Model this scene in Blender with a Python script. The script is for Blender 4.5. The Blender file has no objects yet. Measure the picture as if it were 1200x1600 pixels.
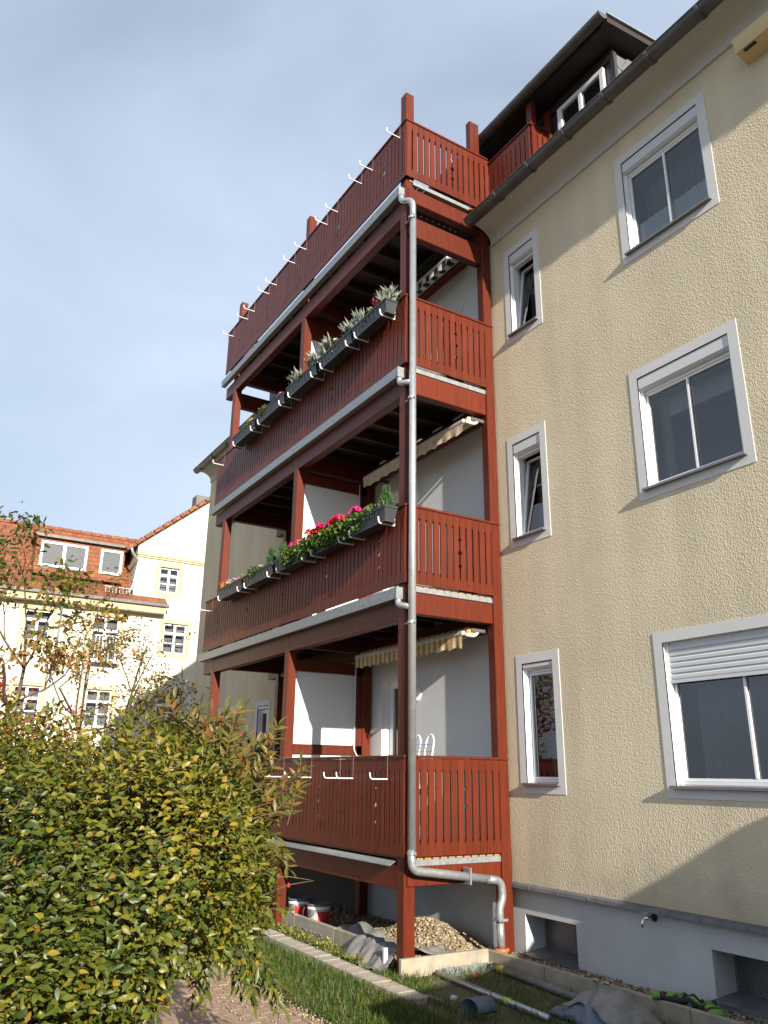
import bpy, math, random
import numpy as np
from mathutils import Matrix, Vector
random.seed(7); rng = np.random.default_rng(7)
S = bpy.context.scene
COL = S.collection

# ------------------------------------------------------------------ camera
cam_d = bpy.data.cameras.new('camera'); cam = bpy.data.objects.new('camera', cam_d); COL.objects.link(cam)
YAW, PITCH, ROLL = 0.551032, 0.321259, 0.011824
fw = Vector((-math.cos(YAW)*math.cos(PITCH), math.sin(YAW)*math.cos(PITCH), math.sin(PITCH)))
rt = fw.cross(Vector((0, 0, 1))).normalized(); up = rt.cross(fw)
c_, s_ = math.cos(ROLL), math.sin(ROLL)
rt, up = rt*c_ + up*s_, up*c_ - rt*s_
CAM = Vector((7.086, -6.0517, 1.7622))
cam.matrix_world = Matrix(((rt.x, up.x, -fw.x, CAM.x), (rt.y, up.y, -fw.y, CAM.y), (rt.z, up.z, -fw.z, CAM.z), (0, 0, 0, 1)))
cam_d.sensor_fit = 'HORIZONTAL'; cam_d.sensor_width = 36; cam_d.lens = 36*1227.58/1200
cam_d.clip_end = 2000
S.camera = cam
S.render.resolution_x, S.render.resolution_y = 768, 1024

# ------------------------------------------------------------------ sun + sky
SUN = Vector((1.0, -0.150, 0.36)).normalized()          # towards the sun
sun_el = math.asin(SUN.z); sun_az = math.atan2(SUN.x, SUN.y)
sd = bpy.data.lights.new('sun', 'SUN'); sd.energy = 5.0; sd.angle = math.radians(0.55); sd.color = (1.0, 0.92, 0.80)
so = bpy.data.objects.new('sun', sd); COL.objects.link(so)
so.rotation_euler = SUN.to_track_quat('Z', 'Y').to_euler(); so.location = (40, -10, 20)
W = bpy.data.worlds.new('World'); S.world = W; W.use_nodes = True
nt = W.node_tree; nt.nodes.clear()
def N(tree, t, **kw):
    n = tree.nodes.new(t)
    for k, v in kw.items(): setattr(n, k, v)
    return n
sky = N(nt, 'ShaderNodeTexSky', sky_type='NISHITA', sun_disc=False)
sky.sun_elevation = sun_el; sky.sun_rotation = sun_az; sky.air_density = 1.0; sky.dust_density = 2.2; sky.ozone_density = 1.2
tc = N(nt, 'ShaderNodeTexCoord')
mp = N(nt, 'ShaderNodeMapping'); mp.inputs['Scale'].default_value = (1.0, 1.6, 2.6); mp.inputs['Rotation'].default_value = (0.3, 0.2, 0.6)
no = N(nt, 'ShaderNodeTexNoise'); no.inputs['Scale'].default_value = 1.3; no.inputs['Detail'].default_value = 7; no.inputs['Roughness'].default_value = 0.52; no.inputs['Distortion'].default_value = 0.4
rp = N(nt, 'ShaderNodeMapRange'); rp.inputs['From Min'].default_value = 0.33; rp.inputs['From Max'].default_value = 0.68; rp.inputs['To Min'].default_value = 0.58; rp.inputs['To Max'].default_value = 0.95
mx = N(nt, 'ShaderNodeMix', data_type='RGBA')
mx.inputs[7].default_value = (5.3, 6.3, 7.8, 1)
bg = N(nt, 'ShaderNodeBackground'); bg.inputs['Strength'].default_value = 0.066
ow = N(nt, 'ShaderNodeOutputWorld')
L = nt.links.new
L(tc.outputs['Generated'], mp.inputs['Vector']); L(mp.outputs[0], no.inputs['Vector']); L(no.outputs['Fac'], rp.inputs['Value'])
sp = N(nt, 'ShaderNodeSeparateXYZ'); L(tc.outputs['Generated'], sp.inputs[0])
vr = N(nt, 'ShaderNodeMapRange'); vr.inputs['From Min'].default_value = 0.0; vr.inputs['From Max'].default_value = 0.75; vr.inputs['To Min'].default_value = 0.22; vr.inputs['To Max'].default_value = -0.06
L(sp.outputs['Z'], vr.inputs['Value'])     # thin cirrus veil, denser towards the horizon all round
ad = N(nt, 'ShaderNodeMath', operation='ADD', use_clamp=True); L(rp.outputs[0], ad.inputs[0]); L(vr.outputs[0], ad.inputs[1])
L(ad.outputs[0], mx.inputs[0]); L(sky.outputs[0], mx.inputs[6]); L(mx.outputs[2], bg.inputs['Color']); L(bg.outputs[0], ow.inputs['Surface'])
S.view_settings.view_transform = 'Standard'; S.view_settings.look = 'None'; S.view_settings.gamma = 1; S.view_settings.exposure = 1.0
S.render.engine = 'CYCLES'

# ------------------------------------------------------------------ materials
def mat(name, col, rough=0.6, metal=0.0, var=0.0, vscale=6.0, bump=0.0, bscale=80.0, col2=None, spec=0.5, streak=None, detail=4):
    m = bpy.data.materials.new(name); m.use_nodes = True; t = m.node_tree
    b = t.nodes['Principled BSDF']; b.inputs['Roughness'].default_value = rough; b.inputs['Metallic'].default_value = metal
    b.inputs['Specular IOR Level'].default_value = spec
    b.inputs['Base Color'].default_value = (*col, 1)
    g = t.nodes.new('ShaderNodeTexCoord')
    if var or col2:
        n = t.nodes.new('ShaderNodeTexNoise'); n.inputs['Scale'].default_value = vscale; n.inputs['Detail'].default_value = detail; n.inputs['Roughness'].default_value = 0.6
        if streak:
            k = t.nodes.new('ShaderNodeMapping'); k.inputs['Scale'].default_value = streak
            t.links.new(g.outputs['Object'], k.inputs[0]); t.links.new(k.outputs[0], n.inputs['Vector'])
        else: t.links.new(g.outputs['Object'], n.inputs['Vector'])
        x = t.nodes.new('ShaderNodeMix'); x.data_type = 'RGBA'
        c2 = col2 or tuple(max(0, c*(1-var)) for c in col); c1 = col if col2 else tuple(min(1, c*(1+var)) for c in col)
        x.inputs[6].default_value = (*c1, 1); x.inputs[7].default_value = (*c2, 1)
        r = t.nodes.new('ShaderNodeMapRange'); r.inputs['From Min'].default_value = 0.3; r.inputs['From Max'].default_value = 0.7
        t.links.new(n.outputs['Fac'], r.inputs[0]); t.links.new(r.outputs[0], x.inputs[0]); t.links.new(x.outputs[2], b.inputs['Base Color'])
    if bump:
        n2 = t.nodes.new('ShaderNodeTexNoise'); n2.inputs['Scale'].default_value = bscale; n2.inputs['Detail'].default_value = 3
        t.links.new(g.outputs['Object'], n2.inputs['Vector'])
        bp = t.nodes.new('ShaderNodeBump'); bp.inputs['Strength'].default_value = 1; bp.inputs['Distance'].default_value = bump
        t.links.new(n2.outputs['Fac'], bp.inputs['Height']); t.links.new(bp.outputs[0], b.inputs['Normal'])
    return m
M = {}
def stucco(name, col, paint=None):
    m = mat(name, col, 0.9, var=0.07, vscale=0.9, spec=0.2); t = m.node_tree; b = t.nodes['Principled BSDF']
    g = t.nodes.new('ShaderNodeNewGeometry')
    v = t.nodes.new('ShaderNodeTexVoronoi'); v.feature = 'SMOOTH_F1'; v.inputs['Scale'].default_value = 74; v.inputs['Smoothness'].default_value = 0.6
    n = t.nodes.new('ShaderNodeTexNoise'); n.inputs['Scale'].default_value = 135; n.inputs['Detail'].default_value = 1; n.inputs['Distortion'].default_value = 0.0
    w = t.nodes.new('ShaderNodeMapping'); w.inputs['Scale'].default_value = (1, 1, 0.8)
    t.links.new(g.outputs['Position'], w.inputs[0]); t.links.new(w.outputs[0], v.inputs['Vector']); t.links.new(w.outputs[0], n.inputs['Vector'])
    a = t.nodes.new('ShaderNodeMath'); a.operation = 'MULTIPLY_ADD'; a.inputs[1].default_value = 0.7
    t.links.new(n.outputs['Fac'], a.inputs[0]); t.links.new(v.outputs['Distance'], a.inputs[2])
    bp = t.nodes.new('ShaderNodeBump'); bp.inputs['Distance'].default_value = 0.0036; bp.inputs['Strength'].default_value = 1.0
    t.links.new(a.outputs[0], bp.inputs['Height']); t.links.new(bp.outputs[0], b.inputs['Normal'])
    # faint vertical rain staining
    n3 = t.nodes.new('ShaderNodeTexNoise'); n3.inputs['Scale'].default_value = 1.0; n3.inputs['Detail'].default_value = 5
    k3 = t.nodes.new('ShaderNodeMapping'); k3.inputs['Scale'].default_value = (3.2, 3.2, 0.25)
    t.links.new(g.outputs['Position'], k3.inputs[0]); t.links.new(k3.outputs[0], n3.inputs['Vector'])
    r3 = t.nodes.new('ShaderNodeMapRange'); r3.inputs['From Min'].default_value = 0.35; r3.inputs['From Max'].default_value = 0.75; r3.inputs['To Min'].default_value = 1.0; r3.inputs['To Max'].default_value = 0.86
    t.links.new(n3.outputs['Fac'], r3.inputs[0])
    mm = t.nodes.new('ShaderNodeMix'); mm.data_type = 'RGBA'; mm.blend_type = 'MULTIPLY'; mm.inputs[0].default_value = 1
    src = b.inputs['Base Color'].links[0].from_socket
    # splash dirt of uneven height above the plinth
    sx = t.nodes.new('ShaderNodeSeparateXYZ'); t.links.new(g.outputs['Position'], sx.inputs[0])
    n4 = t.nodes.new('ShaderNodeTexNoise'); n4.inputs['Scale'].default_value = 2.2; n4.inputs['Detail'].default_value = 6; t.links.new(g.outputs['Position'], n4.inputs['Vector'])
    h4 = t.nodes.new('ShaderNodeMath'); h4.operation = 'MULTIPLY_ADD'; h4.inputs[1].default_value = -1.3; t.links.new(n4.outputs['Fac'], h4.inputs[0]); t.links.new(sx.outputs['Z'], h4.inputs[2])
    r4 = t.nodes.new('ShaderNodeMapRange'); r4.inputs['From Min'].default_value = 0.0; r4.inputs['From Max'].default_value = 0.45; r4.inputs['To Min'].default_value = 0.80; r4.inputs['To Max'].default_value = 1.0; t.links.new(h4.outputs[0], r4.inputs[0])
    m4 = t.nodes.new('ShaderNodeMix'); m4.data_type = 'RGBA'; m4.blend_type = 'MULTIPLY'; m4.inputs[0].default_value = 1; t.links.new(src, m4.inputs[6]); t.links.new(r4.outputs[0], m4.inputs[7]); src = m4.outputs[2]
    t.links.new(src, mm.inputs[6]); t.links.new(r3.outputs[0], mm.inputs[7]); t.links.new(mm.outputs[2], b.inputs['Base Color'])
    return m
M['stucco'] = stucco('stucco', (0.625, 0.540, 0.385))
M['balcony_plaster'] = mat('balcony_plaster', (0.56, 0.57, 0.56), 0.9, var=0.03, vscale=2, bump=0.001, bscale=120)
M['plinth'] = mat('plinth_paint', (0.47, 0.48, 0.48), 0.85, var=0.09, vscale=1.8, bump=0.001, bscale=150)
M['trim'] = mat('trim_paint', (0.60, 0.60, 0.585), 0.85, var=0.04, vscale=3, bump=0.0012, bscale=160)
M['cove'] = mat('cove_plaster', (0.55, 0.54, 0.52), 0.9, var=0.05, vscale=1.2)
M['white'] = mat('white_paint', (0.78, 0.77, 0.74), 0.6, var=0.03, vscale=3)
M['pvc'] = mat('pvc_white', (0.76, 0.77, 0.78), 0.35)
M['shutter'] = mat('shutter_grey', (0.58, 0.59, 0.60), 0.45)
M['sill'] = mat('sill_metal', (0.22, 0.21, 0.21), 0.4, 0.5, var=0.1)
M['dark_zinc'] = mat('weathered_zinc', (0.105, 0.10, 0.095), 0.5, 0.35, var=0.25, vscale=5, bump=0.0008, bscale=40)
M['ledge'] = mat('ledge_lead', (0.15, 0.155, 0.165), 0.5, 0.4, var=0.25, vscale=7)
M['galv'] = mat('galvanised', (0.28, 0.30, 0.31), 0.45, 0.5, var=0.22, vscale=26, bump=0.0004, bscale=60)
M['zinc_pipe'] = mat('zinc_pipe', (0.42, 0.44, 0.45), 0.34, 0.65, var=0.12, vscale=14)
def redpaint():
    m = mat('red_wood_paint', (0.100, 0.0160, 0.0052), 0.42, var=0.24, vscale=5, bump=0.0006, bscale=30, streak=(7, 7, 0.5), spec=0.28)
    t = m.node_tree; b = t.nodes['Principled BSDF']
    oi = t.nodes.new('ShaderNodeObjectInfo'); h = t.nodes.new('ShaderNodeHueSaturation')
    r = t.nodes.new('ShaderNodeMapRange'); r.inputs['To Min'].default_value = 0.86; r.inputs['To Max'].default_value = 1.14
    t.links.new(oi.outputs['Random'], r.inputs[0]); t.links.new(r.outputs[0], h.inputs['Value'])
    t.links.new(b.inputs['Base Color'].links[0].from_socket, h.inputs['Color']); t.links.new(h.outputs[0], b.inputs['Base Color'])
    return m
M['red'] = redpaint()
M['joist'] = mat('joist_shaded', (0.035, 0.009, 0.006), 0.6, var=0.2, vscale=5)  # shade under the decks put into this darker red-brown
M['deckwood'] = mat('raw_deck_wood', (0.30, 0.17, 0.07), 0.7, var=0.2, vscale=8, streak=(0.6, 9, 9))
M['panel'] = mat('white_panel', (0.72, 0.72, 0.70), 0.5, var=0.02)
M['slate'] = mat('slate', (0.035, 0.036, 0.042), 0.5, var=0.3, vscale=9, bump=0.001, bscale=40)
M['slate_pale'] = mat('slate_pale', (0.12, 0.12, 0.125), 0.55, var=0.25, vscale=7, bump=0.001, bscale=40)
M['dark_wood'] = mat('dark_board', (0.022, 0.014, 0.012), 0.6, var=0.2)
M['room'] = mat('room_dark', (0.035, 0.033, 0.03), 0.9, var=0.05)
M['lace'] = mat('lace_curtain', (0.50, 0.50, 0.50), 0.9, var=0.12, vscale=20)
M['sheer'] = mat('sheer_curtain', (0.20, 0.21, 0.22), 0.9, var=0.25, vscale=12, streak=(8, 8, 0.6))
M['cafe'] = mat('cafe_curtain', (0.72, 0.82, 0.85), 0.9, var=0.08, vscale=14, streak=(8, 8, 0.6))
M['cream_curtain'] = mat('cream_curtain', (0.42, 0.38, 0.30), 0.9, var=0.08)
M['nest'] = mat('nest_box', (0.62, 0.47, 0.25), 0.7, var=0.06)
M['deck_shade'] = mat('deck_shade_paint', (0.012, 0.012, 0.012), 0.7, var=0.3, vscale=4)
M['black'] = mat('black_plastic', (0.012, 0.012, 0.013), 0.5, var=0.1)
M['box'] = mat('planter_plastic', (0.030, 0.036, 0.042), 0.42, var=0.15, vscale=8)
M['soil'] = mat('potting_soil', (0.03, 0.02, 0.014), 0.95, var=0.3, vscale=40)
M['strap'] = mat('bracket_strap', (0.22, 0.14, 0.12), 0.5)
M['bracket'] = mat('bracket_white', (0.74, 0.74, 0.73), 0.35, 0.0)
M['awning_box'] = mat('awning_housing', (0.55, 0.54, 0.50), 0.4, var=0.05)
def stripes(name, c1, c2, period, duty=0.5):
    m = mat(name, c1, 0.85); t = m.node_tree; b = t.nodes['Principled BSDF']
    g = t.nodes.new('ShaderNodeNewGeometry'); s = t.nodes.new('ShaderNodeSeparateXYZ'); t.links.new(g.outputs['Position'], s.inputs[0])
    a = t.nodes.new('ShaderNodeMath'); a.operation = 'DIVIDE'; a.inputs[1].default_value = period; t.links.new(s.outputs['X'], a.inputs[0])
    f = t.nodes.new('ShaderNodeMath'); f.operation = 'FRACT'; t.links.new(a.outputs[0], f.inputs[0])
    l = t.nodes.new('ShaderNodeMath'); l.operation = 'LESS_THAN'; l.inputs[1].default_value = duty; t.links.new(f.outputs[0], l.inputs[0])
    x = t.nodes.new('ShaderNodeMix'); x.data_type = 'RGBA'; x.inputs[6].default_value = (*c1, 1); x.inputs[7].default_value = (*c2, 1)
    t.links.new(l.outputs[0], x.inputs[0]); t.links.new(x.outputs[2], b.inputs['Base Color'])
    return m
M['aw0'] = stripes('awning_yellow_stripe', (0.72, 0.62, 0.42), (0.50, 0.27, 0.10), 0.115)
M['aw1'] = stripes('awning_beige', (0.62, 0.50, 0.36), (0.46, 0.33, 0.20), 0.19, 0.12)
M['aw2'] = stripes('awning_black_stripe', (0.62, 0.62, 0.60), (0.02, 0.02, 0.02), 0.20, 0.5)
M['lamp'] = mat('lamp_opal', (0.80, 0.79, 0.75), 0.3)
M['orange'] = mat('orange_socket', (0.55, 0.12, 0.03), 0.45)
M['concrete'] = mat('concrete', (0.30, 0.265, 0.20), 0.9, var=0.22, vscale=6, bump=0.0015, bscale=70)
M['paver'] = mat('edging_paver', (0.36, 0.31, 0.25), 0.9, var=0.2, vscale=9, bump=0.002, bscale=70)
M['brick'] = mat('path_brick', (0.30, 0.205, 0.14), 0.92, var=0.16, vscale=5, bump=0.0015, bscale=90)
M['sand'] = mat('sand_joint', (0.30, 0.215, 0.145), 0.95, var=0.2, vscale=14, bump=0.003, bscale=60)
M['earth'] = mat('earth', (0.13, 0.095, 0.055), 0.97, col2=(0.045, 0.055, 0.018), vscale=2.6, bump=0.012, bscale=24)
M['gravel_bed'] = mat('gravel_bed', (0.24, 0.19, 0.12), 0.95, var=0.3, vscale=30, bump=0.01, bscale=50)
M['fleece'] = mat('geotextile', (0.17, 0.165, 0.155), 0.95, var=0.15, vscale=12, bump=0.001, bscale=200)
M['tarp'] = mat('blue_grey_tarp', (0.10, 0.125, 0.165), 0.5, var=0.18, vscale=7, bump=0.003, bscale=14)
M['greycanvas'] = mat('grey_canvas', (0.20, 0.19, 0.18), 0.8, var=0.2, vscale=9, bump=0.002, bscale=40)
M['bucket'] = mat('bucket_white', (0.72, 0.72, 0.70), 0.35, var=0.04)
M['bucket_red'] = mat('bucket_label_red', (0.45, 0.025, 0.03), 0.4)
M['lidgrey'] = mat('bucket_lid', (0.10, 0.11, 0.12), 0.4)
M['lath'] = mat('yellow_lath', (0.50, 0.35, 0.12), 0.7, var=0.12)
M['styro'] = mat('white_board', (0.74, 0.74, 0.73), 0.8)
M['pipe_grey'] = mat('grey_pipe', (0.16, 0.16, 0.15), 0.5, 0.2, var=0.35, vscale=6)
M['yellowtape'] = mat('yellow_tape', (0.55, 0.42, 0.06), 0.5)
M['limetape'] = mat('lime_tape', (0.45, 0.60, 0.10), 0.5)
M['glove_green'] = mat('glove_green', (0.13, 0.30, 0.04), 0.8, var=0.1)
M['glove_black'] = mat('glove_black', (0.02, 0.02, 0.022), 0.8)
M['bark'] = mat('bark', (0.085, 0.062, 0.045), 0.9, var=0.3, vscale=12, bump=0.004, bscale=40)
M['twig'] = mat('twig', (0.13, 0.085, 0.05), 0.85, var=0.25)
M['shadow_wall_render'] = mat('shadow_wall_render', (0.42, 0.42, 0.40), 0.9, var=0.06)
M['far_wall'] = mat('far_cream_wall', (0.55, 0.515, 0.42), 0.9, var=0.03, vscale=0.6, bump=0.003, bscale=20)
M['far_trim'] = mat('far_sand_trim', (0.46, 0.37, 0.23), 0.9, var=0.06)
M['mesh'] = mat('grate_metal', (0.20, 0.20, 0.20), 0.45, 0.6, var=0.1)
M['shade_dark'] = mat('dark_fabric', (0.03, 0.028, 0.03), 0.8)
M['bluetube'] = mat('blue_tube', (0.25, 0.38, 0.62), 0.4)
M['chrome'] = mat('chrome', (0.7, 0.7, 0.7), 0.2, 1.0)
def glass(name, rough=0.0, tint=(1, 1, 1)):
    m = bpy.data.materials.new(name); m.use_nodes = True; t = m.node_tree; t.nodes.clear()
    o = t.nodes.new('ShaderNodeOutputMaterial'); x = t.nodes.new('ShaderNodeMixShader'); tr = t.nodes.new('ShaderNodeBsdfTransparent'); gl = t.nodes.new('ShaderNodeBsdfGlossy')
    fr = t.nodes.new('ShaderNodeFresnel'); fr.inputs['IOR'].default_value = 2.0
    gl.inputs['Roughness'].default_value = rough; tr.inputs['Color'].default_value = (*[0.8*c for c in tint], 1)
    n = t.nodes.new('ShaderNodeTexNoise'); n.inputs['Scale'].default_value = 1.3
    bp = t.nodes.new('ShaderNodeBump'); bp.inputs['Distance'].default_value = 0.001; t.links.new(n.outputs['Fac'], bp.inputs['Height']); t.links.new(bp.outputs[0], gl.inputs['Normal'])
    t.links.new(fr.outputs[0], x.inputs[0]); t.links.new(tr.outputs[0], x.inputs[1]); t.links.new(gl.outputs[0], x.inputs[2]); t.links.new(x.outputs[0], o.inputs['Surface'])
    return m
M['glass'] = glass('window_glass')
def rooftile():
    m = mat('far_roof_tile', (0.225, 0.080, 0.035), 0.8, var=0.18, vscale=3); t = m.node_tree; b = t.nodes['Principled BSDF']
    g = t.nodes.new('ShaderNodeNewGeometry'); s = t.nodes.new('ShaderNodeSeparateXYZ'); t.links.new(g.outputs['Position'], s.inputs[0])
    cb = t.nodes.new('ShaderNodeCombineXYZ'); t.links.new(s.outputs['Y'], cb.inputs[0]); t.links.new(s.outputs['Z'], cb.inputs[1])
    br = t.nodes.new('ShaderNodeTexBrick'); br.inputs['Scale'].default_value = 1; br.inputs['Brick Width'].default_value = 0.22; br.inputs['Row Height'].default_value = 0.17; br.inputs['Mortar Size'].default_value = 0.012
    br.inputs['Color1'].default_value = (0.8, 0.8, 0.8, 1); br.inputs['Color2'].default_value = (1.15, 1.1, 1.05, 1); br.inputs['Mortar'].default_value = (0.55, 0.5, 0.5, 1)
    t.links.new(cb.outputs[0], br.inputs['Vector'])
    mm = t.nodes.new('ShaderNodeMix'); mm.data_type = 'RGBA'; mm.blend_type = 'MULTIPLY'; mm.inputs[0].default_value = 1
    t.links.new(b.inputs['Base Color'].links[0].from_socket, mm.inputs[6]); t.links.new(br.outputs['Color'], mm.inputs[7]); t.links.new(mm.outputs[2], b.inputs['Base Color'])
    f = t.nodes.new('ShaderNodeMath'); f.operation = 'DIVIDE'; f.inputs[1].default_value = 0.17; t.links.new(s.outputs['Z'], f.inputs[0])
    fr = t.nodes.new('ShaderNodeMath'); fr.operation = 'FRACT'; t.links.new(f.outputs[0], fr.inputs[0])
    iv = t.nodes.new('ShaderNodeMath'); iv.operation = 'SUBTRACT'; iv.inputs[0].default_value = 1; t.links.new(fr.outputs[0], iv.inputs[1])
    bp = t.nodes.new('ShaderNodeBump'); bp.inputs['Distance'].default_value = 0.06; t.links.new(iv.outputs[0], bp.inputs['Height']); t.links.new(bp.outputs[0], b.inputs['Normal'])
    return m
M['tile'] = rooftile()
def leafmat(name, cols, rough=0.45, trans=0.35):
    """cols: list of (pos, rgb) along the per-leaf 'tint' attribute"""
    m = bpy.data.materials.new(name); m.use_nodes = True; t = m.node_tree; b = t.nodes['Principled BSDF']; b.inputs['Roughness'].default_value = rough
    b.inputs['Specular IOR Level'].default_value = 0.4
    a = t.nodes.new('ShaderNodeAttribute'); a.attribute_name = 'tint'
    r = t.nodes.new('ShaderNodeValToRGB'); e = r.color_ramp.elements
    while len(e) < len(cols): e.new(0.5)
    for q, (p, c) in zip(e, cols): q.position = p; q.color = (*c, 1)
    t.links.new(a.outputs['Fac'], r.inputs[0]); t.links.new(r.outputs[0], b.inputs['Base Color'])
    if trans:
        tl = t.nodes.new('ShaderNodeBsdfTranslucent'); x = t.nodes.new('ShaderNodeMixShader'); x.inputs[0].default_value = trans
        t.links.new(r.outputs[0], tl.inputs['Color']); t.links.new(b.outputs[0], x.inputs[1]); t.links.new(tl.outputs[0], x.inputs[2])
        t.links.new(x.outputs[0], t.nodes['Material Output'].inputs['Surface'])
    return m
M['hedge'] = leafmat('hedge_leaf', [(0, (0.028, 0.052, 0.009)), (0.45, (0.092, 0.108, 0.012)), (0.8, (0.20, 0.175, 0.017)), (0.95, (0.28, 0.19, 0.022)), (1, (0.14, 0.04, 0.02))], 0.42, 0.22)
M['shoot'] = leafmat('shoot_leaf', [(0, (0.06, 0.075, 0.012)), (0.5, (0.13, 0.11, 0.018)), (0.85, (0.20, 0.10, 0.022)), (1, (0.18, 0.035, 0.02))], 0.45, 0.25)
M['autumn'] = leafmat('autumn_leaf', [(0, (0.045, 0.07, 0.012)), (0.4, (0.13, 0.13, 0.02)), (0.7, (0.30, 0.17, 0.03)), (1, (0.28, 0.11, 0.04))])
M['autumn_dry'] = leafmat('dry_leaf', [(0, (0.16, 0.10, 0.03)), (0.5, (0.26, 0.13, 0.05)), (1, (0.30, 0.15, 0.06))])
M['sparse'] = leafmat('sparse_leaf', [(0, (0.05, 0.05, 0.012)), (0.5, (0.14, 0.10, 0.02)), (1, (0.26, 0.17, 0.03))])
M['redleaf'] = leafmat('red_leaf', [(0, (0.22, 0.02, 0.015)), (0.6, (0.38, 0.04, 0.025)), (1, (0.40, 0.13, 0.03))])
M['silver'] = leafmat('silver_leaf', [(0, (0.15, 0.18, 0.14)), (1, (0.34, 0.37, 0.31))], 0.8, 0.15)
M['green'] = leafmat('green_leaf', [(0, (0.03, 0.07, 0.012)), (0.7, (0.10, 0.17, 0.025)), (1, (0.22, 0.24, 0.04))])
M['conifer'] = leafmat('conifer_needle', [(0, (0.035, 0.09, 0.03)), (1, (0.12, 0.20, 0.06))])
M['heath'] = leafmat('heather', [(0, (0.10, 0.13, 0.03)), (1, (0.30, 0.26, 0.05))])
M['grass'] = leafmat('grass_blade', [(0, (0.035, 0.075, 0.011)), (0.6, (0.085, 0.135, 0.016)), (1, (0.22, 0.19, 0.06))], 0.5, 0.3)
def petals(n, c): M[n] = leafmat(n, [(0, tuple(0.7*x for x in c)), (1, c)], 0.6, 0.25)
petals('p_red', (0.72, 0.035, 0.025)); petals('p_pink', (0.72, 0.03, 0.25)); petals('p_white', (0.78, 0.76, 0.72)); petals('p_yellow', (0.80, 0.52, 0.02)); petals('p_rose', (0.75, 0.33, 0.50)); petals('p_cream', (0.75, 0.66, 0.36)); petals('p_plume', (0.42, 0.05, 0.06)); petals('p_orange', (0.75, 0.25, 0.03))
M['stone'] = leafmat('gravel_stone', [(0, (0.14, 0.10, 0.06)), (0.5, (0.28, 0.21, 0.125)), (1, (0.42, 0.35, 0.25))], 0.85, 0)

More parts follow.
